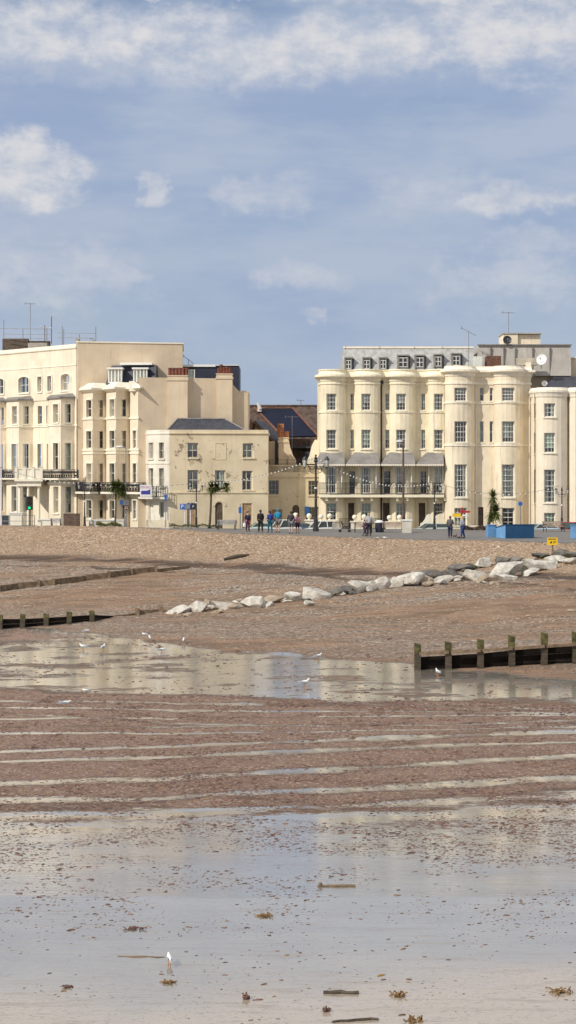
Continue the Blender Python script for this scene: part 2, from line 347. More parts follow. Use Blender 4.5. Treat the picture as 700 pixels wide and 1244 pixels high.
# ---------------- the beach sheet ----------------
def refl_line(pts):
    g=[ground(u,v) for u,v in pts]; return np.polyfit([q[0] for q in g],[q[1] for q in g],len(pts)-1)
def build_beach():
    ys=np.concatenate([[-160,-80,-40,-20,0,15,20],np.arange(23,46,.1),np.arange(46,72,.16),np.arange(72,100,.3),np.arange(100,152,.4),[156,170]])
    xs=np.concatenate([np.arange(-230,-45,12),np.arange(-45,-16,.9),np.arange(-16,16,.16),np.arange(16,45,.9),np.arange(45,240,12)])
    XX,YY=np.meshgrid(xs,ys); ZZ=ztr(XX,YY)
    D=YY-shoreY(XX); D2=np.where(D>0,D/(crestD(XX)/47.),D)
    # runnels of standing water between the weed ridges
    run=np.zeros_like(XX)
    lines=[([(0,852),(350,857),(700,862)],.3,.6),([(0,860),(350,865),(700,866)],.25,.7),([(0,874),(350,872),(700,868)],.22,.7),([(0,892),(350,890),(700,882)],.2,.75),([(0,866),(350,882),(700,874)],.25,.45),([(0,884),(350,882),(700,878)],.2,.4),([(0,915),(350,902),(700,889)],0.378,1.),([(0,927),(350,914),(700,902)],0.350,1.),([(0,954),(350,939),(700,919)],0.462,1.),
           ([(0,974),(350,963),(700,946)],0.378,1.),([(0,994),(350,982),(700,968)],0.420,.9),([(0,1008),(350,996),(700,985)],0.490,.8)]
    for pts,w,s in lines:
        c=refl_line(pts); yc=np.polyval(c,XX)+fbm(XX*.25,YY*.02,4,3)*.6+fbm(XX*1.3,YY*.3,2,3)*.18
        run=np.maximum(run,s*np.exp(-((YY-yc)/(w*(.8+1.3*np.clip(fbm(XX*.22,YY*.3,5,2)+.35,0,1))))**2)*(.5+1.2*np.clip(fbm(XX*.3+pts[0][1],YY*.1,6,3)*1.3+.5,0,1)))
    cu=refl_line([(0,838),(350,849),(700,858)]); cl=refl_line([(0,986),(350,982),(700,975)])
    yu=np.polyval(cu,XX)+fbm(XX*.3,YY*.3,2,3)*1.2; ylo=np.polyval(cl,XX)+fbm(XX*.2,YY*.2,1,3)*1.0
    weed=sstep(-1.2,1.2,yu-YY)*sstep(-4.5,3.2,YY-ylo+fbm(XX*.5,YY*1.6,6,4)*3.2)
    wetbase=1-sstep(-.8,1.2,D2-3.0*sstep(0,-15,XX)+1.4*sstep(0,8,XX)+fbm(XX*.15,YY*.15,3)*2)
    wet=np.clip(wetbase*(1-.95*weed)+run*1.4*weed,0,1)
    # scattered weed over the wet sheet, thinning towards the low edge
    thin=(1-weed)*(YY<ylo+2)*sstep(29,45,YY)*(.40+fbm(XX*.25,YY*.6,2)*.3)
    blot=(1-weed)*(YY>yu-2)*(D2<3)*np.clip(.30+sstep(2,-16,XX)*.30,0,1)*(.75+fbm(XX*.2,YY*.5,5)*1.1)
    dens=np.clip(weed*.95-run*.75+thin+np.clip(blot,0,1),0,1)
    pool=(D2<4)&(YY>yu-1)
    lft=sstep(4,-16,XX)
    wet=np.where(pool,wet*(1-np.clip((fbm(XX*.35,YY*.8,2,4)*1.1+.12+.18*lft),0,.6)),wet)
    damp=1-sstep(2,22,D2+fbm(XX*.1,YY*.2,6)*14)
    ZZ=ZZ+(weed*.012-run*.012)+weed*(1-np.clip(run*2,0,1))*fbm(XX*1.2,YY*1.2,7)*.03
    shing=sstep(36.0,38.5,D2+fbm(XX*.2,YY*.2,2)*1.5)
    wrack=np.exp(-((D2-35.2+fbm(XX*.12,YY*.3,4)*3)/1.5)**2)+.7*np.exp(-((D2-31.5+fbm(XX*.15,YY*.3,3)*4)/.8)**2)+.35*np.exp(-((D2-16+fbm(XX*.1,YY*.3,6)*6)/1.3)**2)*sstep(0,8,XX)
    grit=np.clip(.5+fbm(XX*.09,YY*.35,1)*2.0,0,1)*(D2>1)
    grit=np.maximum(grit,np.exp(-((D2-8+fbm(XX*.1,YY*.2,5)*5)/4.)**2))
    sandy=1-sstep(28,31,YY+fbm(XX*.25,YY*.25,3)*3-XX*.12)
    nx,ny=len(xs),len(ys)
    me=bpy.data.meshes.new('beach'); V=np.stack([XX,YY,ZZ],-1).reshape(-1,3)
    me.vertices.add(nx*ny); me.vertices.foreach_set('co',V.ravel())
    i=np.arange(nx*ny).reshape(ny,nx); q=np.stack([i[:-1,:-1],i[:-1,1:],i[1:,1:],i[1:,:-1]],-1).reshape(-1,4); nf=len(q)
    me.loops.add(nf*4); me.loops.foreach_set('vertex_index',q.ravel().astype(np.int32)); me.polygons.add(nf)
    me.polygons.foreach_set('loop_start',np.arange(0,nf*4,4,dtype=np.int32)); me.polygons.foreach_set('loop_total',np.full(nf,4,dtype=np.int32))
    me.update(calc_edges=True); me.polygons.foreach_set('use_smooth',[True]*nf)
    def att(n,a,b,c):
        l=me.color_attributes.new(n,'FLOAT_COLOR','POINT'); l.data.foreach_set('color',np.stack([a,b,c,np.ones_like(a)],-1).reshape(-1).astype(np.float32))
    att('zones',wet,dens,shing); att('zones2',np.clip(damp,0,1),np.clip(wrack,0,1),np.clip(grit,0,1)); att('zones3',sandy,weed,run)
    o=bpy.data.objects.new('beach',me); C.objects.link(o); tag(o,'shingle bank falling to brown sand and wet low tide flats','beach',kind='structure')
    m=bpy.data.materials.new('shore'); m.use_nodes=True; t=NT(m.node_tree); b=t.n['Principled BSDF']; me.materials.append(m)
    p=t.new('ShaderNodeNewGeometry').outputs['Position']
    def attr(n):
        a=t.new('ShaderNodeAttribute',attribute_name=n); s=t.new('ShaderNodeSeparateColor'); t.l.new(a.outputs['Color'],s.inputs[0]); return s.outputs
    w,de,sh=attr('zones')[:3]; da,wr,gr=attr('zones2')[:3]; sa,wd,rn=attr('zones3')[:3]
    # pebbles
    vo=t.new('ShaderNodeTexVoronoi'); vo.inputs['Scale'].default_value=7.5; t.put(vo.inputs['Vector'],p); hs=t.new('ShaderNodeSeparateColor'); t.l.new(vo.outputs['Color'],hs.inputs[0])
    peb=t.mix(hs.outputs[0],(.22,.138,.082),(.46,.33,.22)); peb=t.mix(t.m('GREATER_THAN',hs.outputs[1],.9),peb,(.66,.58,.48)); peb=t.mix(t.m('GREATER_THAN',hs.outputs[2],.88),peb,(.10,.08,.07))
    cl=t.noise(t.mapping(p,(1,.55,1)),2.4,5,.7); peb=t.mix(t.ramp(cl,.35,.65,.0,.55),peb,(.42,.305,.205)); peb=t.mix(t.ramp(t.noise(p,.25,3),.35,.7,0,.35),peb,(.36,.26,.18))
    # firm sand with grit
    sand=t.mix(t.ramp(t.noise(t.mapping(p,(.35,1,1)),.8,5,.62),.3,.7),(.20,.13,.082),(.335,.232,.158))
    vg=t.new('ShaderNodeTexVoronoi'); vg.inputs['Scale'].default_value=8; t.put(vg.inputs['Vector'],p); gs=t.new('ShaderNodeSeparateColor'); t.l.new(vg.outputs['Color'],gs.inputs[0])
    gcol=t.mix(gs.outputs[0],(.085,.068,.054),(.50,.435,.36))
    gm=t.m('GREATER_THAN',gs.outputs[1],t.m('SUBTRACT',.97,t.m('MULTIPLY',gr,.72)))
    sand=t.mix(gm,sand,gcol)
    wrn=t.noise(t.mapping(p,(.5,1.6,1)),2.2,6,.7)
    sand=t.mix(t.m('MULTIPLY',t.ramp(t.m('ADD',wr,t.m('MULTIPLY',t.m('SUBTRACT',wrn,.5),1.6)),.3,.7),.9),sand,(.075,.05,.038))
    fl=t.ramp(t.noise(t.mapping(p,(.6,1.2,1),(4,4,0)),3.2,5,.75),.57,.68,0,.75); sand=t.mix(fl,sand,(.10,.065,.048)); s3=t.noise(t.mapping(p,(.16,1.7,1),(1,2,0),rot=(0,0,-.1)),1.6,6,.72); sand=t.mix(t.ramp(s3,.54,.64,0,.6),sand,(.12,.08,.058))
    sand=t.mix(t.m('MULTIPLY',da,.35),sand,(.21,.145,.105))
    # wet flats
    wcol=t.mix(t.ramp(t.noise(t.mapping(p,(.3,1,1)),.7,4),.3,.7),(.235,.215,.18),(.31,.285,.235))
    wcol=t.mix(sa,wcol,(.43,.36,.285))
    ripn=t.noise(t.mapping(p,(.55,2.2,1),rot=(0,0,-.24)),2.2,6,.72)
    wf=t.ramp(t.m('ADD',w,t.m('MULTIPLY',t.m('SUBTRACT',ripn,.5),1.35)),.36,.52)
    wcol=t.mix(t.ramp(t.noise(t.mapping(p,(2.2,9,1),rot=(0,0,-.12)),2.0,5,.75),.52,.66,0,.45),wcol,(.24,.19,.15))
    fk=t.noise(t.mapping(p,(3.5,11,1),(7,3,0),rot=(0,0,-.12)),2.6,3,.7); wcol=t.mix(t.ramp(fk,.59,.64,0,.8),wcol,(.13,.075,.055))
    bnd=t.noise(t.mapping(p,(.12,.9,1),rot=(0,0,.55)),1.1,4,.6); peb=t.mix(t.ramp(bnd,.5,.7,0,.4),peb,(.27,.18,.115)); sand=t.mix(t.ramp(bnd,.35,.5,.45,0),sand,(.40,.24,.15))
    sl_=t.noise(t.mapping(p,(.35,1.9,1),(5,5,0),rot=(0,0,-.14)),1.5,7,.74); silt=t.ramp(sl_,.50,.68); wcol=t.mix(t.m('MULTIPLY',silt,.75),wcol,(.25,.195,.145))
    col=t.mix(sh,sand,peb); col=t.mix(wf,col,wcol)
    # weed carpet
    wn=t.noise(t.mapping(p,(.6,1.7,1),rot=(0,0,-.24)),4.5,7,.8)
    wm=t.ramp(t.m('ADD',t.m('MULTIPLY',de,.92),t.m('MULTIPLY',t.m('SUBTRACT',wn,.5),1.9)),.50,.60)
    vw=t.new('ShaderNodeTexVoronoi'); vw.inputs['Scale'].default_value=14; t.put(vw.inputs['Vector'],p); ws=t.new('ShaderNodeSeparateColor'); t.l.new(vw.outputs['Color'],ws.inputs[0])
    wc=t.mix(ws.outputs[0],(.165,.10,.073),(.36,.25,.20)); wc=t.mix(t.ramp(t.noise(p,1.2,5),.4,.65,0,.6),wc,(.25,.165,.125)); wc=t.mix(t.m('GREATER_THAN',ws.outputs[1],.93),wc,(.46,.37,.30)); wc=t.mix(t.m('GREATER_THAN',ws.outputs[2],.95),wc,(.28,.17,.04))
    col=t.mix(wm,col,wc); t.put(b.inputs['Base Color'],col)
    film=t.m('MULTIPLY',wf,t.m('SUBTRACT',1.,wm))
    t.put(b.inputs['Roughness'],t.m('ADD',t.m('MULTIPLY',film,-.70),.9)); 
    b.inputs['IOR'].default_value=1.5
    t.put(b.inputs['Specular IOR Level'],t.m('ADD',t.m('MULTIPLY',film,.55),.25))
    coat=b.inputs['Coat Weight']; t.put(coat,t.m('MULTIPLY',film,t.m('MULTIPLY',t.m('SUBTRACT',1.,t.m('MULTIPLY',silt,.45)),t.m('SUBTRACT',1.,t.m('MULTIPLY',sa,.55))))); b.inputs['Coat Roughness'].default_value=.075; b.inputs['Coat IOR'].default_value=2.9
    h1=t.m('MULTIPLY',vo.outputs['Distance'],sh)
    bp=t.new('ShaderNodeBump'); bp.inputs['Strength'].default_value=.9; bp.inputs['Distance'].default_value=.12
    hh=t.m('ADD',t.m('MULTIPLY',t.m('ADD',t.noise(p,6,5,.7),t.m('MULTIPLY',cl,1.5)),t.m('SUBTRACT',1.,t.m('MULTIPLY',wf,.998))),0)
    hh=t.m('ADD',hh,t.m('MULTIPLY',t.m('MULTIPLY',wn,wm),.5)); hh=t.m('ADD',hh,t.m('MULTIPLY',h1,-.6))
    t.put(bp.inputs['Height'],hh)
    b2=t.new('ShaderNodeBump'); b2.inputs['Strength'].default_value=.8; b2.inputs['Distance'].default_value=.0045; t.put(b2.inputs['Height'],t.noise(t.mapping(p,(.16,2.6,1),rot=(0,0,-.04)),3.2,4,.6)); t.l.new(bp.outputs[0],b2.inputs['Normal'])
    t.l.new(b2.outputs[0],b.inputs['Normal']); t.l.new(b2.outputs[0],b.inputs['Coat Normal'])
    return XX,YY,ZZ,dens,weed,run
BX=build_beach()
def sheet(name,poly,z,m,label,th=.0):
    mb=MB(); 
    if th: mb.prism(poly,z-th,z,'z')
    else: mb.add([(p[0],p[1],z) for p in poly],[tuple(range(len(poly)))])
    o=mb.build(name,m); tag(o,label,name.replace('_',' '),kind='structure'); return o
def edgeY(x): return float(shoreY(x)+crestD(x))
exs=[-230,-60,-45,-30,-20,-10,-5,0,5,10,15,20,30,45,60,230]
inner=[(230,140),(60,146),(0,147.2),(-10,149.5),(-18,153.5),(-24,157),(-40,172),(-230,185)]
sheet('promenade',[(x,edgeY(x)+.1 if abs(x)<=60 else edgeY(math.copysign(60,x))+.1) for x in exs]+inner,.03,M['tarmac'],'grey tarmac promenade along the top of the beach',th=1.2)
sheet('road',[(-3000,edgeY(-60)+3),(-230,edgeY(-60)+3)]+[(x,edgeY(x)+3) for x in exs if abs(x)<=60]+[(230,edgeY(60)+3),(3000,edgeY(60)+3),(3000,9000),(-3000,9000)],-.8,M['road'],'asphalt seafront road and land behind the promenade')
sheet('sea',[(-6000,-36),(6000,-36),(6000,-8000),(-6000,-8000)],-7.35,mat('sea_water',(.05,.07,.07),.12,.1,.05),'grey green sea lying beyond the low tide flats')
# ---------------- seaweed lumps on the flats ----------------
def build_weed():
    XX,YY,ZZ,dens,weed,run=BX
    from_=[];
    def scatter(n,yr,xr,pf,size,name,label,cat,m,kind='stuff'):
        x=RNG.uniform(*xr,n); y=RNG.uniform(*yr,n)
        ok=np.abs(x)<y*.19; x,y=x[ok],y[ok]; p=pf(x,y); ok=RNG.random(len(x))<p; x,y=x[ok],y[ok]; k=len(x)
        xs=XX[0]; ys=YY[:,0]; ix=np.clip(np.searchsorted(xs,x),0,len(xs)-1); iy=np.clip(np.searchsorted(ys,y),0,len(ys)-1); z=ZZ[iy,ix]
        s=size(k); a=RNG.uniform(-.5,.5,k)+.2; n_=7; ang=np.linspace(0,2*np.pi,n_,endpoint=False)
        rr=s[:,None]*RNG.uniform(.5,1.3,(k,n_)); lx=np.cos(ang)*rr*1.35; ly=np.sin(ang)*rr*.5
        px=x[:,None]+lx*np.cos(a)[:,None]-ly*np.sin(a)[:,None]; py=y[:,None]+lx*np.sin(a)[:,None]+ly*np.cos(a)[:,None]
        ring=np.stack([px,py,np.repeat(z[:,None]-.01,n_,1)],-1)
        cx=px*.55+x[:,None]*.45; cy=py*.55+y[:,None]*.45; top=np.stack([cx,cy,z[:,None]+s[:,None]*RNG.uniform(.08,.28,(k,n_))],-1)
        V=np.concatenate([ring,top],1).reshape(-1,3); base=(np.arange(k)*2*n_)[:,None]
        i=np.arange(n_); q=np.stack([i,(i+1)%n_,(i+1)%n_+n_,i+n_],-1)
        Q=(base[:,:,None]+q[None]).reshape(-1,4); T=base+np.arange(n_,2*n_)[None]
        me=bpy.data.meshes.new(name); me.from_pydata(V.tolist(),[],Q.tolist()+T.tolist()); me.materials.append(m)
        o=bpy.data.objects.new(name,me); C.objects.link(o); tag(o,label,cat,kind=kind)
    def dn(x,y):
        xs=XX[0]; ys=YY[:,0]; return dens[np.clip(np.searchsorted(ys,y),0,len(ys)-1),np.clip(np.searchsorted(xs,x),0,len(xs)-1)]
    cl=lambda x,y:np.clip(fbm(x*.8,y*.8,3,3)*1.6+.45,0,1)
    scatter(70000,(43,72),(-14,14),lambda x,y:np.clip(dn(x,y),0,1)**1.5*cl(x,y),lambda k:RNG.gamma(2.0,.015,k)+.012,'seaweed','reddish brown seaweed heaped in ridges across the flats','seaweed',M['weed'])
    scatter(95000,(24,52),(-9,9),lambda x,y:(.03+.97*sstep(28,43,y)**1.3)*cl(x,y),lambda k:RNG.gamma(1.6,.0105,k)+.008,'seaweed_fragments','small dark seaweed scraps scattered on the wet sheet','seaweed',M['weed'])
    scatter(1600,(24.5,33),(-6,6),lambda x,y:np.clip(.05+.8*np.exp(-((y-28.2-fbm(x*.3,y*.3,2)*2)/1.2)**2)+(sstep(1.5,5,x)*.5*(y<28.5)),0,1)*cl(x,y)**2,lambda k:RNG.gamma(1.8,.009,k)+.008,'seaweed_tangle','yellow brown seaweed tangles near the lowest edge of the flats','seaweed',M['weedy'])
    scatter(12000,(66,94),(-17,17),lambda x,y:(dn(x,y)*1.3+.05)*cl(x,y),lambda k:RNG.gamma(1.6,.02,k)+.015,'seaweed_patches','dark seaweed patches on the wet sand by the gulls','seaweed',M['weed'])
    # stones on the dry beach
    scatter(5200,(86,140),(-26,26),lambda x,y:((y-shoreY(x)>2)&(y-shoreY(x)<37))*cl(x,y),lambda k:RNG.gamma(1.6,.03,k)+.02,'pebbles','scattered grey and white pebbles over the brown sand','pebbles',M['rockt'])
build_weed()
# ---------------- facade kit ----------------
class Path:
    def __init__(s,uy,xy=None):
        s.p=[Vector((X(u,Y),Y)) for u,Y in uy] if xy is None else [Vector(q) for q in xy]
        s.S=[0]
        for i in range(1,len(s.p)): s.S.append(s.S[-1]+(s.p[i]-s.p[i-1]).length)
        ns=[]
        for i in range(len(s.p)-1):
            d=(s.p[i+1]-s.p[i]).normalized(); ns.append(Vector((d.y,-d.x)))   # faces the sea when walking left to right
        s.sn=ns; s.m=[]
        for i in range(len(s.p)):
            if i==0: s.m.append(ns[0])
            elif i==len(s.p)-1: s.m.append(ns[-1])
            else:
                b=ns[i-1]+ns[i]; b=b.normalized() if b.length>1e-6 else ns[i]; s.m.append(b/max(.45,b.dot(ns[i])))
    def at(s,q,z,off=0):
        q=min(max(q,0),s.S[-1]); i=0
        while i<len(s.S)-2 and q>s.S[i+1]+1e-9: i+=1
        t=(q-s.S[i])/max(1e-9,s.S[i+1]-s.S[i]); a=s.p[i].lerp(s.p[i+1],t)+s.m[i].lerp(s.m[i+1],t)*off
        return (a.x,a.y,z)
    def su(s,u):
        best=None; k=(u-350)/F
        for i in range(len(s.p)-1):
            a,b=s.p[i],s.p[i+1]; fa=a.x-k*a.y; fb=b.x-k*b.y
            if (fa<=0<=fb) or (fb<=0<=fa):
                t=0 if abs(fb-fa)<1e-9 else -fa/(fb-fa); y=a.y+(b.y-a.y)*t; q=s.S[i]+t*(s.S[i+1]-s.S[i])
                if best is None or y<best[0]: best=(y,q)
        if best is None: return 0 if k*s.p[0].y<s.p[0].x else s.S[-1]
        return best[1]
    def br(s,a,b): return [a]+[q for q in s.S if a+1e-4<q<b-1e-4]+[b]
    def sub(s,ua,ub):
        a,b=s.su(ua),s.su(ub); return Path(None,[s.at(q,0)[:2] for q in s.br(a,b)])
def arcpts(uL,uR,Y,b,n=9):
    r=[]
    for i in range(n+1):
        t=math.pi*(1-i/n); r.append((uL+(uR-uL)*(.5+.5*math.cos(t)),Y-b*math.sin(t)**.75 if 0<i<n else Y))
    return r
def pbox(mb,P,s0,s1,z0,z1,o0,o1):
    q=P.br(s0,s1); n=len(q); vs=[]
    for a in q: vs+=[P.at(a,z0,o0),P.at(a,z0,o1),P.at(a,z1,o1),P.at(a,z1,o0)]
    fs=[(0,1,2,3),(4*n-4,4*n-1,4*n-2,4*n-3)]
    for i in range(n-1):
        b=4*i; fs+=[(b,b+4,b+5,b+1),(b+1,b+5,b+6,b+2),(b+2,b+6,b+7,b+3),(b+3,b+7,b+4,b)]
    mb.add(vs,fs)
def psweep(mb,P,s0,s1,prof):
    q=P.br(s0,s1); n=len(q); k=len(prof); vs=[]
    for a in q:
        for o,z in prof: vs.append(P.at(a,z,o))
    fs=[tuple(range(k)),tuple((n-1)*k+i for i in range(k))[::-1]]
    for i in range(n-1):
        for j in range(k): fs.append((i*k+j,(i+1)*k+j,(i+1)*k+(j+1)%k,i*k+(j+1)%k))
    mb.add(vs,fs)
def wall(mb,P,z0,z1,holes,rev=.28,a=None,b=None):
    a=0 if a is None else a; b=P.S[-1] if b is None else b
    ss=sorted(set([round(x,5) for x in P.br(a,b)]+[round(x,5) for h in holes for x in h[:2]])); zs=sorted(set([z0,z1]+[x for h in holes for x in h[2:4]]))
    idx={}
    vs=[];fs=[]
    def V(i,j):
        if (i,j) not in idx: idx[(i,j)]=len(vs); vs.append(P.at(ss[i],zs[j]))
        return idx[(i,j)]
    for i in range(len(ss)-1):
        for j in range(len(zs)-1):
            cs,cz=(ss[i]+ss[i+1])/2,(zs[j]+zs[j+1])/2
            if any(h[0]<cs<h[1] and h[2]<cz<h[3] for h in holes): continue
            fs.append((V(i,j),V(i+1,j),V(i+1,j+1),V(i,j+1)))
    mb.add(vs,fs)
    for h in holes:
        h0,h1,y0,y1=h[:4]; r=h[4] if len(h)>4 else 0
        q=P.br(h0,h1); dep=-rev
        for x in (h0,h1):
            mb.add([P.at(x,y0),P.at(x,y1-r*.98),P.at(x,y1-r*.98,dep),P.at(x,y0,dep)],[(0,1,2,3)])
        for i in range(len(q)-1):
            mb.add([P.at(q[i],y0),P.at(q[i+1],y0),P.at(q[i+1],y0,dep),P.at(q[i],y0,dep)],[(0,1,2,3)])
            if not r: mb.add([P.at(q[i],y1),P.at(q[i+1],y1),P.at(q[i+1],y1,dep),P.at(q[i],y1,dep)],[(0,1,2,3)])
        if r:
            n=10; pts=[]
            for i in range(n+1):
                t=math.pi*(1-i/n); pts.append((h0+(h1-h0)*(.5+.5*math.cos(t)),y1-r+r*math.sin(t)))
            for i in range(n):
                (a0,b0),(a1,b1)=pts[i],pts[i+1]
                mb.add([P.at(a0,b0),P.at(a1,b1),P.at(a1,y1+.001),P.at(a0,y1+.001)],[(0,1,2,3)])
                mb.add([P.at(a0,b0),P.at(a1,b1),P.at(a1,b1,dep),P.at(a0,b0,dep)],[(0,1,2,3)])
def window(P,h,par,nx=2,ny=2,rev=.28,fm=None,sill=True,sm=None,inside=None,fw=.055,bw=.028,surround=None,seed=None,label=None):
    s0,s1,z0,z1=h[:4]; fm=fm or M['frame']; r=h[4] if len(h)>4 else 0
    f=MB(); o0,o1=-rev+.01,-rev+.09
    pbox(f,P,s0,s0+fw,z0,z1,o0,o1); pbox(f,P,s1-fw,s1,z0,z1,o0,o1)
    pbox(f,P,s0+fw,s1-fw,z0,z0+fw*1.3,o0,o1); pbox(f,P,s0+fw,s1-fw,z1-fw,z1,o0,o1)
    w=s1-s0; hh=z1-z0
    for i in range(1,nx): c=s0+w*i/nx; pbox(f,P,c-bw/2,c+bw/2,z0+fw,z1-fw,o0+.02,o1-.02)
    for j in range(1,ny):
        c=z0+hh*j/ny; t=bw/2 if j*2!=ny else bw*.9; pbox(f,P,s0+fw,s1-fw,c-t,c+t,o0+.015,o1-.01)
    fo=f.build('window',fm,par)
    if label: fo['label']=label
    g=MB(); q=P.br(s0+fw*.5,s1-fw*.5)
    for i in range(len(q)-1): g.add([P.at(q[i],z0+.02,-rev+.04),P.at(q[i+1],z0+.02,-rev+.04),P.at(q[i+1],z1-.02,-rev+.04),P.at(q[i],z1-.02,-rev+.04)],[(0,1,2,3)])
    g.build('pane',M['glass'],fo)
    k=seed if seed is not None else (s0*3.7+z0*1.3+P.p[0].x)
    rr=hsh(k) if inside is None else inside
    # curtains or a blind, backed always by a sheet with shade painted black: room
    d=MB(); pbox(d,P,s0-.02,s1+.02,z0-.02,z1+.02,-rev-.75,-rev-.7); d.build('room_shade',M['dark'],fo)
    if rr<.45:
        cw=w*(.2+.28*hsh(k+1)); c=MB(); n=6
        for side in (0,1):
            vs=[];fs=[]
            for i in range(n+1):
                a=(s0+.02+cw*i/n) if side==0 else (s1-.02-cw*i/n); o=-rev-.12+.03*(i%2)
                vs+=[P.at(a,z0,o),P.at(a,z1,o)]
            for i in range(n): fs.append((2*i,2*i+2,2*i+3,2*i+1))
            c.add(vs,fs)
        c.build('curtain',M['curtain'],fo,fix=False)
    elif rr<.85:
        c=MB(); b=z1-hh*(.35+.65*hsh(k+2)); pbox(c,P,s0,s1,max(b,z0),z1,-rev-.1,-rev-.09); c.build('blind',M['curtain2'] if hsh(k+3)<.5 else M['curtain'],fo)
    if sill:
        c=MB(); pbox(c,P,s0-.08,s1+.08,z0-.13,z0-.003,-.1,.1); c.build('sill',sm or M['creamB2'],fo)
    if surround:
        c=MB(); t=.13; pbox(c,P,s0-t,s0-.004,z0-.004,z1,.003,.07); pbox(c,P,s1+.004,s1+t,z0-.004,z1,.003,.07); pbox(c,P,s0-t,s1+t,z1+.002,z1+t,.003,.08)
        c.build('surround',surround,fo)
    return fo
def hole(P,u0,u1,v0,v1,Y,r=0):
    h=(P.su(u0),P.su(u1),Z(v1,Y),Z(v0,Y)); return h+((r,) if r else ())
def door(P,h,par,m,rev=.3,panel=None,name='door'):
    d=MB(); pbox(d,P,h[0]+.01,h[1]-.01,h[2],h[3]-.01,-rev,-rev+.06)
    w=h[1]-h[0]; H=h[3]-h[2]
    for i in (0,1):
        for j in (0,1): pbox(d,P,h[0]+w*(.14+.42*i),h[0]+w*(.44+.42*i),h[2]+H*(.08+.36*j),h[2]+H*(.38+.36*j),-rev+.062,-rev+.085)
    o=d.build(name,m,par); k=MB(); q=P.at(h[0]+w*.85,h[2]+H*.45,-rev+.1); k.ell(q,(.035,.035,.035),8,5); k.build('handle',M['iron'],o); return o
def closed_back(mb,P,Yb,z0,z1):
    a=P.p[0]; b=P.p[-1]; ka=a.x/a.y; kb=b.x/b.y
    pts=[(b.x,b.y),(b.x,Yb),(a.x,Yb),(a.x,a.y)]
    for i in range(3):
        p,q=pts[i],pts[i+1]; mb.add([(p[0],p[1],z0),(q[0],q[1],z0),(q[0],q[1],z1),(p[0],p[1],z1)],[(0,1,2,3)])
def roof_poly(mb,P,Yb,z,th=.15,off=0):
    pts=[P.at(s,z,off)[:2] for s in P.S]; pts=pts+[(P.p[-1].x,Yb),(P.p[0].x,Yb)]; mb.prism(pts,z-th,z,'z')
G0=-.8
# ---------------- right terrace, yellow houses ----------------
YA=154.0
ptsA=[(387.5,156.6),(388,YA)]+arcpts(389,420,YA,1.0)[0:]+arcpts(430.5,462.5,YA,1.0)+arcpts(473,505,YA,1.0)+arcpts(520,546,YA,1.0,9)
PA=Path(ptsA)
def railing(P,s0,s1,z,h,off,mb,step=.13,pattern=False):
    pbox(mb,P,s0,s1,z+h-.04,z+h,off-.03,off+.03); pbox(mb,P,s0,s1,z+.06,z+.12,off-.015,off+.015); pbox(mb,P,s0,s1,z+h*.52,z+h*.52+.025,off-.012,off+.012)
    n=int((s1-s0)/step)
    for i in range(n+1):
        c=s0+(s1-s0)*i/max(n,1); r=.019 if i%10 else .035
        pbox(mb,P,c-r,c+r,z,z+h-.04,off-r,off+r)
    if pattern:
        for i in range(n):
            c=s0+(s1-s0)*(i+.5)/n; q=P.at(c,z+h*.5,off)
            pbox(mb,P,c-.045,c+.045,z+h*.6,z+h*.8,off-.01,off+.01); 
            if i%2: pbox(mb,P,c-.05,c+.05,z+h*.18,z+h*.42,off-.01,off+.01)
YM=156.4   # mansard foot
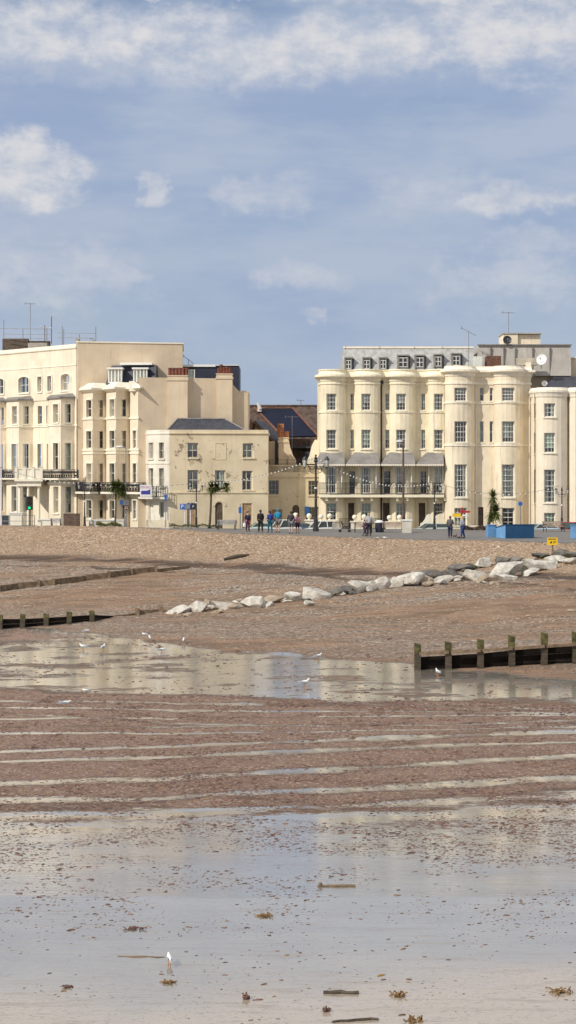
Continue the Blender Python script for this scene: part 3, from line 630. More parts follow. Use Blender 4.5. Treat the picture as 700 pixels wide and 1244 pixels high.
def mansard_piece(par,u0,u1,dorm,Yf,leftslope=False,vtop=(425,420)):
    z0=Z(452,YA); z1=Z((vtop[0]+vtop[1])/2,Yf+1.2)
    x0,x1=X(u0,Yf),X(u1,Yf)
    r=MB(); y0=Yf; y1=Yf+1.2
    xl=x0+(.3 if leftslope else 0)
    vs=[(x0,y0,z0),(x1,y0,z0),(x1,y1,z1),(xl,y1,z1),(x0,y0+8,z0),(x1,y0+8,z0),(x1,y0+7,z1),(xl,y0+7,z1)]
    r.add(vs,[(0,1,2,3),(3,2,6,7),(0,3,7,4),(1,5,6,2),(4,7,6,5)])
    ro=r.build('roof',M['slate2'],par)
    t=MB(); t.box(xl-.05,x1,y1-.12,y1+.2,z1-.06,z1+.12); t.build('roof_kerb',M['creamB2'],ro)
    for (a,b,va,vb) in dorm:
        xa,xb=X(a,Yf),X(b,Yf); za,zb=Z(vb,Yf),Z(va,Yf); P=Path(None,[(xa-.06,Yf+.15),(xb+.06,Yf+.15)])
        d=MB(); yb=Yf+1.2; fw=.1
        d.box(xa-.14,xa-.0,Yf+.08,yb,za-.1,zb+.12); d.box(xb,xb+.1,Yf+.08,yb,za-.1,zb+.12); d.box(xa-.14,xb+.22,Yf,yb,zb+.125,zb+.26)
        do=d.build('dormer',[M['lead']],ro)
        # shade of the side away from the sun, painted as a dark cheek
        c=MB(); c.box(xb+.103,xb+.30,Yf+.2,yb,za-.1,zb+.122); c.build('cheek_shade',M['slate'],ro)
        P2=Path(None,[(xa,Yf+.1),(xb,Yf+.1)]); f=MB(); w=xb-xa
        for i in range(3 if w<.8 else 5):
            n=2 if w<.8 else 4; c=w*i/n; pbox(f,P2,max(0,c-.035),min(w,c+.035),za,zb,-.08,-.02)
        pbox(f,P2,0,w,zb-.08,zb,-.08,-.021); pbox(f,P2,0,w,za,za+.07,-.08,-.021); pbox(f,P2,0,w,(za+zb)/2-.03,(za+zb)/2+.03,-.08,-.021)
        w_=f.build('dormer_window',M['frame'],ro)
        g=MB(); pbox(g,P2,0,w,za,zb,-.16,-.15); g.build('dormer_shade',M['dark'],ro)  # black sheet behind the pane, the dormer's inner shade painted in
        g=MB(); g.add([P2.at(0,za,-.06),P2.at(w,za,-.06),P2.at(w,zb,-.06),P2.at(0,zb,-.06)],[(0,1,2,3)]); g.build('dormer_pane',M['glass'],ro)
def terrace_house(u0,u1,bay,nar,winf,label,dorm,idx):
    P=PA.sub(u0,u1); base=P.p[0]
    par=empty('terraced_house',(X((u0+u1)/2,YA),YA,G0),label,'house','yellow bow fronted terraced houses')
    zt=Z(459,YA); holes=[]; wins=[]
    for row,(v0,v1) in enumerate([(478.3,498.5),(522,545)]):
        h=hole(P,bay[0],bay[1],v0,v1,YA-.9); holes.append(h); wins.append((h,3,4))
        if nar: h=hole(P,nar[0],nar[1],v0,v1,YA); holes.append(h); wins.append((h,2,4))
    hb=hole(P,bay[0]-1,bay[1]+.5,566.5,600,YA-.9); holes.append(hb); 
    hg=hole(P,bay[0]-.5,bay[1]+.5,611,632,YA-.9); holes.append(hg); wins.append((hg,3,4))
    if nar:
        hd=hole(P,nar[0]-1.2,nar[1]+1.2,572,600,YA); holes.append(hd)
        hf=(P.su(nar[0]-2.2),P.su(nar[1]+.2),G0+.2,Z(611,YA)); holes.append(hf)
    w=MB(); wall(w,P,G0,zt,holes); closed_back(w,P,165,G0,zt); w.build('wall',M['creamA'],par)
    for i,(h,nx,ny) in enumerate(wins): window(P,h,par,nx,ny,sm=M['creamA2'],seed=idx*7.1+i*1.7,bw=.026)
    fd=window(P,hb,par,4,3,rev=.3,sill=False,fm=M['white'],seed=idx+.3,fw=.1,bw=.05); fd.name='balcony_door'
    if nar:
        fd=window(P,hd,par,2,3,rev=.3,sill=False,fm=M['white'],seed=idx+.9,inside=.95); fd.name='balcony_door'
        door(P,hf,par,M['dwood'])
    S1=P.S[-1]
    c=MB(); psweep(c,P,0,S1,[(0,zt-.35),(.06,zt-.35),(.10,zt-.12),(.32,zt),(.42,zt+.05),(.42,zt+.24),(.14,zt+.27),(.02,zt+.5),(.02,zt+.66),(-.25,zt+.66),(-.25,zt-.1)])
    pbox(c,P,0,S1,zt+.663,zt+.76,-.27,.09); c.build('cornice',M['creamA2'],par)
    for nm,v in (('string_course',466.5),('string_course',501)):
        c=MB(); z=Z(v,YA); pbox(c,P,0,S1,z-.07,z+.07,-.05,.07); c.build(nm,M['creamA2'],par)
    # flat lead roof behind the parapet
    r=MB(); roof_poly(r,P,157.4,zt+.1,.1,-.28); r.build('flat_roof',M['lead'],par)
    # canopy: curved lead hood over the balcony
    za,zb=Z(549.5,YA-1),Z(564.5,YA-2.0); ub0,ub1=u0+(-4 if idx==1 else .4),u1-.4; ut0,ut1=bay[0]-7,bay[1]+8; k=6; yt=YA-.85; yb_=YA-2.1; vs=[];fs=[]; nn=8
    ut1=min(ut1,u1-1.5)
    for i in range(nn+1):
        for j in range(k+1):
            t=j/k; ua=ut0+(ub0-ut0)*t; ue=ut1+(ub1-ut1)*t; y=yt+(yb_-yt)*t; u=ua+(ue-ua)*i/nn; vs.append((X(u,y),y,za+(zb-za)*(t**1.25)+.05*math.sin(i*2.1+idx)*t*(1-t)))
    for i in range(nn):
        for j in range(k): fs.append((i*(k+1)+j,(i+1)*(k+1)+j,(i+1)*(k+1)+j+1,i*(k+1)+j+1))
    c=MB(); c.add(vs,fs)
    for e in (0,nn):
        ed=[vs[e*(k+1)+j] for j in range(k+1)]; c.add(ed+[(p[0],YA-.02,p[2]) for p in ed],[(j,j+1,k+2+j,k+1+j) for j in range(k)])
    c.add([vs[0],vs[nn*(k+1)],(vs[nn*(k+1)][0],YA,za+.02),(vs[0][0],YA,za+.02)],[(0,1,2,3)])
    co_=c.build('canopy',M['lead'],par,fix=False)
    c=MB(); xa,xe=X(ub0,yb_),X(ub1,yb_); m=int((xe-xa)/.2)
    for i in range(m):
        a0=xa+(xe-xa)*i/m; a1=xa+(xe-xa)*(i+1)/m; am=(a0+a1)/2; y=yb_-.02
        c.add([(a0,y,zb+.03),(a1,y,zb+.03),(a1,y,zb-.06),(am,y,zb-.14),(a0,y,zb-.06)],[(0,1,2,3,4)])
    c.build('valance',M['creamB2'],co_,fix=False)
    # balcony
    zs=Z(601,YA-1.8); 
    PB=Path([(u0,YA-1.9),(u1,YA-1.9)]); 
    b=MB(); b.prism([(X(u0,YA-2),YA-2.0),(X(u1,YA-2),YA-2.0)]+[(X(u1,YA),YA+.3),(X(u0,YA),YA+.3)],zs-.24,zs,'z')
    for uu in (bay[0],bay[1]): b.box(X(uu,YA)-.12,X(uu,YA)+.12,YA-1.8,YA-.4,zs-.55,zs-.245)
    bo=b.build('balcony',M['creamA2'],par)
    r=MB(); railing(PB,.0,PB.S[-1],zs,1.12,-.05,r,step=.105); r.build('railing',M['iron'],bo)
    # slim white post and lantern
    c=MB(); xx=X(bay[1]+6.5 if bay[1]+6.5<u1 else bay[0]-6,YA-1.2); c.tube([(xx,YA-1.25,zs),(xx,YA-1.25,zb-.05)],.06,8); c.build('canopy_post',M['white'],bo)
    l=MB(); xx=X(bay[1]+5,YA)+.05; zz=Z(570,YA); l.box(xx-.09,xx+.09,YA-.6,YA-.42,zz-.3,zz); l.box(xx-.04,xx+.04,YA-.53,YA-.2,zz+.003,zz+.08); l.build('wall_lantern',M['iron'],par)
    if dorm is not None: mansard_piece(par,*dorm[0],dorm[1],YM,leftslope=dorm[2])
    return par
dv=(437,448)
h1=terrace_house(387.6,419.6,(396.5,408.8),None,None,'leftmost yellow bow fronted house beside the lower buff building',((414.5,421),[],True),1)
h2=terrace_house(419.6,462.4,(439,450.6),(425.3,430.0),None,'yellow bow fronted house left of the long dark drainpipe',((421,462.4),[(420.5,426.5,*dv),(442.3,449,*dv)],False),2)
h3=terrace_house(462.4,505.3,(481.3,493.5),(467.6,473),None,'yellow bow fronted house right of the long dark drainpipe',((462.4,505.3),[(462.4,468.8,*dv),(484.8,495,434,446)],False),3)
h4=terrace_house(505.3,539.7,(527,539.0),(510.8,516.5),None,'yellow bow fronted house joined to the tall peach house',((505.3,539.7),[(505.8,514.3,434,446),(529,536,433,445)],False),4)
c=MB(); P=PA; s=P.su(462.4); c.tube([P.at(s,Z(652,YA),.1),P.at(s,Z(466,YA),.1)],.065,8); q=P.at(s,Z(466,YA),.12); c.box(q[0]-.16,q[0]+.16,q[1]-.12,q[1]+.1,q[2]-.05,q[2]+.28); c.build('drainpipe',M['iron'],h3)
# ---------------- peach house B ----------------
def eave(par,P,zt,m,S0=0,S1=None,hp=.95,proj=.42):
    S1=S1 or P.S[-1]; c=MB(); psweep(c,P,S0,S1,[(0,zt-.35),(.06,zt-.35),(.10,zt-.12),(proj*.75,zt),(proj,zt+.05),(proj,zt+.24),(.14,zt+.27),(.02,zt+.5),(.02,zt+hp),(-.25,zt+hp),(-.25,zt-.1)]); return c.build('cornice',m,par)
YB=153.0
PB_=Path([(539.9,155.3),(540.1,YB)]+arcpts(540.3,577,YB,1.3)+[(578,YB),(599,YB)]+arcpts(600,636,YB,1.3)+[(637,YB),(645,YB),(645.4,158)])
B=empty('seafront_house',(X(592,YB),YB,G0),'tall peach house with two rounded bays and rooftop dish','house')
holes=[];wins=[]
yb=YB-1.2
for (a,b) in ((552,567.6),(609.6,625.4)):
    for (v0,v1,ny) in ((471,487.3,4),(511.8,537.4,4),(564.2,604,6),(617,640,4)):
        h=hole(PB_,a,b,v0,v1,yb); holes.append(h); wins.append((h,4 if a<600 or v0<520 else 2,ny))
for (a,b) in ((583,587.8),(595,599.2)):
    for (v0,v1) in ((471,487.3),(511.8,537.4)): h=hole(PB_,a,b,v0,v1,YB); holes.append(h); wins.append((h,1,2))
hd=(PB_.su(581),PB_.su(587.5),G0+.2,Z(616,YB)); holes.append(hd)
ztB=Z(453,YB)
w=MB(); wall(w,PB_,G0,ztB,holes); closed_back(w,PB_,168,G0,ztB); w.build('wall',M['creamB'],B)
for i,(h,nx,ny) in enumerate(wins): window(PB_,h,B,nx,ny,sm=M['creamB2'],seed=40+i*1.37,bw=.032)
door(PB_,hd,B,M['dwood'])
eave(B,PB_,ztB,M['creamB2'],hp=.6)
for v in (466,489.5,540.8): c=MB(); z=Z(v,YB); pbox(c,PB_,0,PB_.S[-1],z-.1,z+.1,-.05,.07); c.build('string_course',M['creamB2'],B)
c=MB(); s=PB_.su(577.6); q=PB_.at(s,0,.12); c.tube([(q[0],q[1],G0),(q[0],q[1],Z(467,YB))],.06,8); c.box(q[0]-.13,q[0]+.13,q[1]-.1,q[1]+.1,Z(467,YB)+.003,Z(464,YB)); c.build('drainpipe',M['creamB2'],B)
c=MB(); s=PB_.su(642); q=PB_.at(s,0,.12); c.tube([(q[0],q[1],G0),(q[0],q[1],Z(472,YB))],.05,8); c.build('drainpipe',M['creamB2'],B)
r=MB(); roof_poly(r,PB_,168,ztB+.1,.12,-.28); r.build('flat_roof',M['lead'],B)
mansard_piece(B,539.7,577,[(550.5,558.5,432,444)],YM)
# raised lead-clad storey
r=MB(); Yr=157.5; x0,x1=X(577,Yr),X(694,Yr); xt=X(582,Yr); z0,z1=ztB,Z(419.5,Yr)
r.add([(x0,Yr,z0),(x1,Yr,z0),(x1,Yr+.3,z1),(xt,Yr+.3,z1),(x0,Yr+9,z0),(x1,Yr+9,z0),(x1,Yr+8,z1),(xt,Yr+8,z1)],[(0,1,2,3),(3,2,6,7),(0,3,7,4),(1,5,6,2),(4,7,6,5)])
ro=r.build('roof_storey',mat('weathered_render_grey',(.47,.44,.40),.85,.08,.8,.15,5,streak=.8),B)
c=MB(); c.box(xt-.1,x1+.1,Yr+.1,Yr+.5,z1+.003,z1+.12); c.build('roof_edge',M['lead'],ro)
for u in (596,612,626,647,668): 
    c=MB(); c.box(X(u,Yr)-.02,X(u,Yr)+.02,Yr-.01,Yr+.25,z0+.1,z1-.1); c.build('seam',M['lead'],ro)
pa=MB(); Yp=158.8; pa.box(X(611,Yp),X(628,Yp),Yp-.6,Yp+3,z1,Z(406.5,Yp)); pa.box(X(628,Yp)+.003,X(656,Yp),Yp-.3,Yp+3,z1,Z(406.8,Yp)); pa.build('penthouse',M['creamB'],B)
c=MB(); c.box(X(610,Yp),X(657,Yp),Yp-.7,Yp+3.1,Z(406.3,Yp),Z(405,Yp)); c.build('penthouse_roof',M['concrete'],B)
c=MB(); c.box(X(589,157),X(606,157),155.2,157,ztB+.2,Z(434,157)); c.build('roof_tank',M['rust'],B)
c=MB(); c.box(X(574,156.5),X(584,156.5),155.2,156.2,ztB+.2,Z(434,156.5)); c.build('roof_hatch',M['curtain'],B)
c=MB(); c.box(X(626,157),X(651,157),155.8,156.6,ztB+.9,Z(436,157)); c.build('roof_vent',M['dframe'],B)
# upper flank wall to the right of B
c=MB(); Yq=158.2; c.box(X(646,Yq),X(712,Yq),Yq,Yq+9,G0,Z(435.5,Yq)); c.build('flank_wall',M['flank'],B)
c=MB(); c.box(X(645,Yq),X(713,Yq),Yq-.1,Yq+9.1,Z(435.3,Yq),Z(434,Yq)); c.build('flank_coping',M['creamB2'],B)
c=MB(); c.box(X(640,155),X(645.8,155),155.2,158.1,ztB+.1,Z(440,155)); c.build('party_parapet',M['creamB2'],B)
# ---------------- house C and the strip of the next house ----------------
YC=150.5
PC=Path([(645,157.5),(645.2,YC+.8),(647.5,YC)]+arcpts(651,690,YC,1.3,10)+[(691.5,YC),(692,YC-.6),(699,YC-1.0),(716,YC-1.0)])
Cc=empty('seafront_house',(X(670,YC),YC,G0),'lower peach house with one rounded bay at the right edge','house')
holes=[];wins=[]; yc=YC-1.2
for (v0,v1,ny) in ((490,506.5,3),(525.8,549.8,4),(570.5,610.5,6),(623,646,4)):
    h=hole(PC,661,674.7,v0,v1,yc); holes.append(h); wins.append((h,3,ny))
for (v0,v1) in ((490,508),(525.8,551),(570.5,611)):
    h=hole(PC,648,650.5,v0,v1,YC); holes.append(h); wins.append((h,1,2))
ztC=Z(478,YC)
w=MB(); wall(w,PC,G0,ztC,holes); closed_back(w,PC,158,G0,ztC); w.build('wall',M['creamC'],Cc)
for i,(h,nx,ny) in enumerate(wins): window(PC,h,Cc,nx,ny,sm=M['creamB2'],seed=70+i*1.37,bw=.03)
eave(Cc,PC,ztC,M['creamB2'],hp=.45,proj=.2)
r=MB(); roof_poly(r,PC,158,ztC+.05,.1,-.28); r.build('flat_roof',M['lead'],Cc)
r=MB(); Yr=153; vs=[(X(655,Yr),Yr,ztC+.1),(X(716,Yr),Yr,ztC+.1),(X(716,Yr),Yr+4.6,Z(457.5,Yr+4.6)),(X(683,Yr),Yr+4.6,Z(457.5,Yr+4.6)),(X(655,Yr),Yr+4.7,ztC+.1),(X(716,Yr),Yr+4.7,ztC+.1)]
r.add(vs,[(0,1,2,3),(0,3,4),(1,5,2),(3,2,5,4)]); r.build('roof',M['slate'],Cc)
c=MB(); 
c.tube([(X(648,YC),YC-.15,G0),(X(648,YC),YC-.15,ztC)],.05,8); c.build('drainpipe',M['creamB2'],Cc)
# ---------------- far left house L1 ----------------
def base1(u): return 169-9*u/92.
f=2.4
uy=[(-42,base1(-42)),(-26,base1(-26)),(-25.2,base1(-25)-f),(-10,base1(-10)-f),(7.6,base1(7.6)),(8.4,base1(8.4)-f),(23,base1(23)-f),(40.5,base1(40.5)),(59,base1(59)),(59.8,base1(59.8)-f),(74,base1(74)-f),(90.5,base1(90.5)),(93,base1(93)),(93.3,165)]
P1=Path(uy); L1=empty('seafront_hotel',(X(45,165),165,G0),'tall ivory corner building with arched top windows and rooftop scaffolding','building')
Yd=161.2
rows=[(491.6,514,2),(538.5,571,2),(591,623,2)]
cols=[(-.5,4.6,168),(14.6,20.6,166),(28,35,165.5),(46,51,164.5),(56.8,58.6,163.3),(65,71,161.2),(79,86.2,161)]
holes=[];wins=[]
for (a,b,y) in cols:
    for (v0,v1,ny) in rows:
        h=(P1.su(a),P1.su(b),Z(v1,Yd),Z(v0,Yd))
        if v0>580 and 22<a<60 and a!=28: continue
        holes.append(h); wins.append((h,1,ny))
z_bay=Z(484,Yd)
w=MB(); wall(w,P1,G0,z_bay,holes,rev=.32); 
PT=Path([(-42,base1(-42)+.1),(93,base1(93)+.1)])
ztop=Z(423.2,160.3); th=[];tw=[]
for (a,b,r) in ((-8,5,.25),(23,35.5,.28),(74.5,85.6,.28),(46,51,0),(58.2,63,0)):
    h=(PT.su(a),PT.su(b),Z(474.3,Yd),Z(454.5 if r else 455.5,Yd))+((r,) if r else ()); th.append(h); tw.append((h,2 if r else 1,2))
wall(w,PT,z_bay-.1,ztop,th,rev=.32)
w.build('wall',M['L1'],L1)
for i,(h,nx,ny) in enumerate(wins): window(P1,h,L1,nx,ny,rev=.32,sm=M['L1b'],seed=90+i*1.9,surround=M['L1b'] if i%3 else None)
for i,(h,nx,ny) in enumerate(tw): window(PT,h,L1,nx,ny,rev=.32,sm=M['L1b'],seed=130+i*1.9,surround=M['L1b'] if len(h)==4 else None)
for h in th:
    if len(h)==5:
        c=MB(); n=10; hw=(h[1]-h[0])/2+.14; cx=(h[0]+h[1])/2; r=h[4]+.14
        pts=[(cx-hw*math.cos(math.pi*i/n),h[3]-h[4]+r*math.sin(math.pi*i/n)) for i in range(n+1)]
        for i in range(n):
            (a0,b0),(a1,b1)=pts[i],pts[i+1]; k=(hw-.14)/hw
            ii=[(cx+(a0-cx)*k,b0-.12*math.sin(math.pi*i/n)),(cx+(a1-cx)*k,b1-.12*math.sin(math.pi*(i+1)/n))]
            vs=[PT.at(a0,b0,.08),PT.at(a1,b1,.08),PT.at(ii[1][0],ii[1][1],.08),PT.at(ii[0][0],ii[0][1],.08),PT.at(a0,b0,.0),PT.at(a1,b1,.0),PT.at(ii[1][0],ii[1][1],.0),PT.at(ii[0][0],ii[0][1],.0)]
            c.add(vs,[(0,1,2,3),(0,4,5,1),(3,2,6,7)])
        pbox(c,PT,h[0]-.14,h[0],h[2],h[3]-h[4],.0,.08); pbox(c,PT,h[1],h[1]+.14,h[2],h[3]-h[4],.0,.08); c.build('arch_moulding',M['L1b'],L1)
# flank wall of L1
zfl=Z(416.5,160.5); PF=Path([(92.9,160.05),(95,160.0),(222,162.0),(222.3,172)])
w=MB(); wall(w,PF,G0,zfl,[]); w.add([PF.at(0,zfl),PF.at(PF.S[1],zfl),PF.at(PF.S[2],zfl),PF.at(PF.S[3],zfl),(X(-42,172),186,zfl),(X(-42,172.8),172.8,zfl)],[(0,1,2,3,4,5)]) if False else None
w.build('flank_wall',M['flank'],L1)
c=MB(); pbox(c,PF,0,PF.S[-1],zfl,zfl+.12,-.3,.08); c.build('flank_coping',M['L1b'],L1)
c=MB(); S1=PT.S[-1]; psweep(c,PT,0,S1,[(-.3,ztop-.1),(0,ztop-.1),(.12,ztop),(.14,ztop+.12),(.03,ztop+.16),(.03,ztop+.42),(-.3,ztop+.42)]); z=Z(443.5,160.5); pbox(c,PT,0,S1,z-.05,z+.05,0,.05); c.build('cornice',M['L1b'],L1)
r=MB(); A=PT.at(0,0); Bp=PT.at(PT.S[-1],0); r.prism([(A[0],A[1]+.4),(Bp[0],Bp[1]+.4),(X(221.5,163.6),163.6),(X(221.5,171.8),171.8),(A[0],184)],ztop-.2,ztop+.05,'z'); r.build('flat_roof',M['lead'],L1)
# lead bay roofs + band mouldings
for (ua,ub,uc,ud,ue) in ((-26,-25.2,-10,7.6,0),(7.6,8.4,23,40.5,0),(59,59.8,74,90.5,0)):
    p=[(X(ua,base1(ua)),base1(ua)),(X(ub,base1(ub)-f),base1(ub)-f),(X(uc,base1(uc)-f),base1(uc)-f),(X(ud,base1(ud)),base1(ud))]
    q=Path(None,p); e=[q.at(s,z_bay+.0,.18) for s in q.S]; zt_=Z(478,Yd)
    c=MB(); tp=[(p[0][0]+.2,p[0][1]+.3,zt_),(p[3][0]-.2,p[3][1]+.3,zt_)]; lo=[(a[0],a[1],z_bay+.1) for a in e]; lo2=[(a[0],a[1],z_bay-.06) for a in e]
    c.add(lo+tp+lo2,[(0,1,4),(1,2,5,4),(2,3,5),(6,7,1,0),(7,8,2,1),(8,9,3,2),(6,7,8,9)]); c.build('bay_roof',M['lead'],L1)
for v in (517,582,587):
    c=MB(); z=Z(v,Yd); t=.07 if v==517 else .12; pbox(c,P1,0,P1.S[-2],z-t,z+t,-.05,.08 if v==517 else .14); c.build('string_course',M['L1b'],L1)
# balcony with iron rail and portico of L1
zb_=Z(581,Yd-1)
for (ua,ub) in ((-30,22.5),(50,92)):
    s0,s1=P1.su(ua),P1.su(ub); b=MB(); pbox(b,P1,s0,s1,zb_-.14,zb_,-.02,.75); bo=b.build('balcony',M['L1b'],L1); r=MB(); railing(P1,s0,s1,zb_,.85,.68,r,step=.12,pattern=True); r.build('railing',M['iron'],bo)
po=MB(); yP=160.6; xa,xb=X(23,yP),X(48.5,yP); zc=Z(590,yP); po.box(xa-.15,xb+.15,yP-.3,yP+4.0,zc-.05,zc+.42); po.box(xa-.35,xb+.35,yP-.5,yP+4.2,zc+.423,zc+.65)
for xx in (xa+.1,(xa+xb)/2-.1,xb-.1): po.lathe([(.19,0),(.19,.15),(.15,.2),(.13,(zc-G0-.2)),(.18,(zc-G0-.1)),(.18,zc-G0-.052)],(xx,yP,G0),12)
pp=po.build('portico',M['L1b'],L1)
bl=MB(); zz=zc+.653
for i in range(4): xx=xa-.2+(xb-xa+.4)*i/3; bl.box(xx-.14,xx+.14,yP-.45,yP-.17,zz,zz+1.12); bl.box(xx-.18,xx+.18,yP-.49,yP-.13,zz+1.122,zz+1.2)
bl.box(xa-.05,xb+.05,yP-.36,yP-.26,zz,zz+.95); bl.box(xa-.05,xb+.05,yP-.42,yP-.2,zz+.952,zz+1.08); bl.build('balustrade',M['L1b'],L1)
gw=MB()
# forecourt walls and steps, left
# ---------------- L2 ----------------
uy2=[(93.2,160.4),(95,161),(101,160.4),(101.4,159.9),(113,158.2),(129,159.3),(129.4,158.5),(141,156.8),(158,158.0),(158.4,157.3),(168,156),(168.3,156.2)]
P2=Path(uy2); L2=empty('seafront_house',(X(135,158),158,G0),'biscuit coloured house with zigzag canted bays and red chimney pots','house')
Y2=158.3; z2=Z(474,Y2); holes=[];wins=[]
for k,(a,b) in enumerate([(105.5,111.3),(118.8,125),(133.7,139.5),(146.6,153),(161.6,165.5)]):
    for (v0,v1) in ((485.5,506.5),(523.5,544.7),(563,586.5),(607.5,630)):
        if k==4 and v0<490: continue
        h=hole(P2,a,b,v0,v1,Y2); holes.append(h); wins.append((h,1,2,k))
w=MB(); wall(w,P2,G0,z2,holes,rev=.3); w.build('wall',M['L2'],L2)
for i,(h,nx,ny,k) in enumerate(wins): window(P2,h,L2,nx,ny,rev=.3,sm=M['L1b'],seed=160+i*2.3,surround=M['L1b'] if k%2==0 else None,fm=M['white'])
c=MB(); S1=P2.S[-1]; psweep(c,P2,0,S1,[(-.3,z2-.2),(0,z2-.2),(.3,z2),(.42,z2+.05),(.42,z2+.2),(-.5,z2+.75),(-.9,z2+.75),(-.9,z2-.2)]); c.build('eaves',M['L1b'],L2)
for v in (508.5,546.5,550.5,602): c=MB(); z=Z(v,Y2); pbox(c,P2,0,S1,z-.09,z+.09,-.05,.09); c.build('string_course',M['L1b'],L2)
b=MB(); z=Z(597.5,Y2-1); s0=P2.su(94.5); pbox(b,P2,s0,S1,z-.2,z,-.02,.8); bo=b.build('balcony',M['L1b'],L2); r=MB(); railing(P2,s0,S1,z,.92,.72,r,step=.12,pattern=True); r.build('railing',M['iron'],bo)
# roof of L2 with dormers
r=MB(); Yr=159.5; x0,x1=X(127,Yr),X(190,Yr); z0,z1=z2+.3,Z(444,Yr+.8); r.add([(x0,Yr,z0),(x1,Yr-1.2,z0),(x1,Yr,z1),(x0+.6,Yr+1,z1),(x0,Yr+3.0,z0),(x1,Yr+5,z0),(x1,Yr+5,z1),(x0+.6,Yr+3,z1)],[(0,1,2,3),(3,2,6,7),(0,3,7,4),(1,5,6,2),(4,7,6,5)])
ro=r.build('roof',M['navy'],L2)
c=MB(); c.box(X(146,Yr),X(185,Yr),Yr-.2,Yr+2,z1+.004,z1+.22); c.build('roof_edge',M['white'],ro)
for (a,b) in ((131.5,148),(162,179)):
    y=Yr-.9; zt_=Z(448.5,y); zb2=Z(465,y); c=MB(); xa,xb=X(a,y),X(b,y); c.box(xa-.12,xb+.12,y-.12,y+1.6,zt_,zt_+.16); 
    c.box(xa,xa+.1,y,y+1.5,zb2,zt_-.003); c.box(xb-.1,xb,y,y+1.5,zb2,zt_-.003); c.box(xa+.103,xb-.103,y+.02,y+.1,zb2,zb2+.1)
    for i in range(1,4): xx=xa+(xb-xa)*i/4; c.box(xx-.06,xx+.06,y+.02,y+.12,zb2+.102,zt_-.003)
    d=c.build('dormer',M['white'],ro); g=MB(); g.box(xa+.1,xb-.1,y+.2,y+.25,zb2+.1,zt_); g.build('dormer_blind',M['curtain'],ro)
# flank of L2 facing the lower buff building
def yF(u): return 156+(u-168)*2.6/133.
zf=Z(459.8,157); c=MB(); pts=[]
prof=[(168.2,459.8),(282,459.8),(283,467),(291,475.6),(292,474.4),(301.4,474.4)]
vs=[];n=len(prof)
for u,v in prof: y=yF(u); vs.append((X(u,y),y,Z(v,158)))
lo=[(X(u,yF(u)),yF(u),G0) for u,v in prof]
bk=[(a[0],a[1]+.45,a[2]) for a in vs]
fs=[(n+i,n+i+1,i+1,i) for i in range(n-1)]+[(i,i+1,2*n+i+1,2*n+i) for i in range(n-1)]
c.add(vs+lo+bk,fs); y=yF(301.4); xx=X(301.4,y); c.add([(xx,y,G0),(xx,y+7,G0),(xx,y+7,Z(474.4,158)),(xx,y,Z(474.4,158))],[(0,1,2,3)])
c.build('flank_wall',M['flank'],L2)
def chimney(par,u0,u1,vt,yoff,pots,vp,potm,m,Y,name='chimney',zlow=G0,dep=1.0):
    c=MB(); y=Y-yoff; c.box(X(u0,y),X(u1,y),y,y+dep,zlow,Z(vt,y)); zt_=Z(vt,y); c.box(X(u0,y)-.07,X(u1,y)+.07,y-.07,y+dep+.07,zt_-.42,zt_-.22); c.box(X(u0,y)-.05,X(u1,y)+.05,y-.05,y+dep+.05,zt_+.003,zt_+.1)
    o=c.build(name,m,par); zz=zt_+.1
    for (u,vtop) in pots:
        k=MB(); hh=Z(vtop,y)-zz; k.lathe([(.16,0),(.15,hh*.8),(.18,hh*.82),(.17,hh),(.12,hh),(.12,hh*.7)],(X(u,y),y+dep*.5,zz),10); k.build('chimney_pot',potm,o)
    return o
chimney(L2,203.5,228,457,.45,[(206+i*4.1,446.5) for i in range(6)],0,M['potred'],M['flank'],yF(215))
chimney(L2,263,282.3,455,.45,[(266,447),(268.5,442.5),(272,446),(275.5,445),(279,446.5)],0,M['potred'],M['flank'],yF(272))
# navy clad rear block above
c=MB(); Yn=163; c.box(X(184.8,Yn),X(290.3,Yn),Yn,Yn+6,G0,Z(444,Yn)); nb=c.build('rear_block',M['navy'],L2)
c=MB(); c.box(X(196,Yn),X(262,Yn),Yn-.15,Yn+.2,Z(445.6,Yn),Z(443,Yn)); c.box(X(262,Yn)+.003,X(290.6,Yn),Yn-.1,Yn+.2,Z(444.2,Yn),Z(443.4,Yn)); c.box(X(182.5,Yn),X(184.7,Yn),Yn-.2,Yn+.2,Z(462,Yn),Z(442,Yn)); c.build('fascia',M['white'],nb)
Pn=Path(None,[(X(228,Yn),Yn-.01),(X(237,Yn),Yn-.01)]); c=MB(); a=Pn.S[-1]; zz0,zz1=Z(460,Yn),Z(449,Yn)
for q0,q1,q2,q3 in ((0,.1,zz0,zz1),(a-.1,a,zz0,zz1),(.1,a-.1,zz0,zz0+.1),(.1,a-.1,zz1-.1,zz1),(a/2-.03,a/2+.03,zz0+.1,zz1-.1)): pbox(c,Pn,q0,q1,q2,q3,0.003,.08)
c.build('attic_window',M['white'],nb); c=MB(); pbox(c,Pn,.1,a-.1,zz0+.1,zz1-.1,.004,.02); c.build('attic_blind',M['curtain2'],nb)
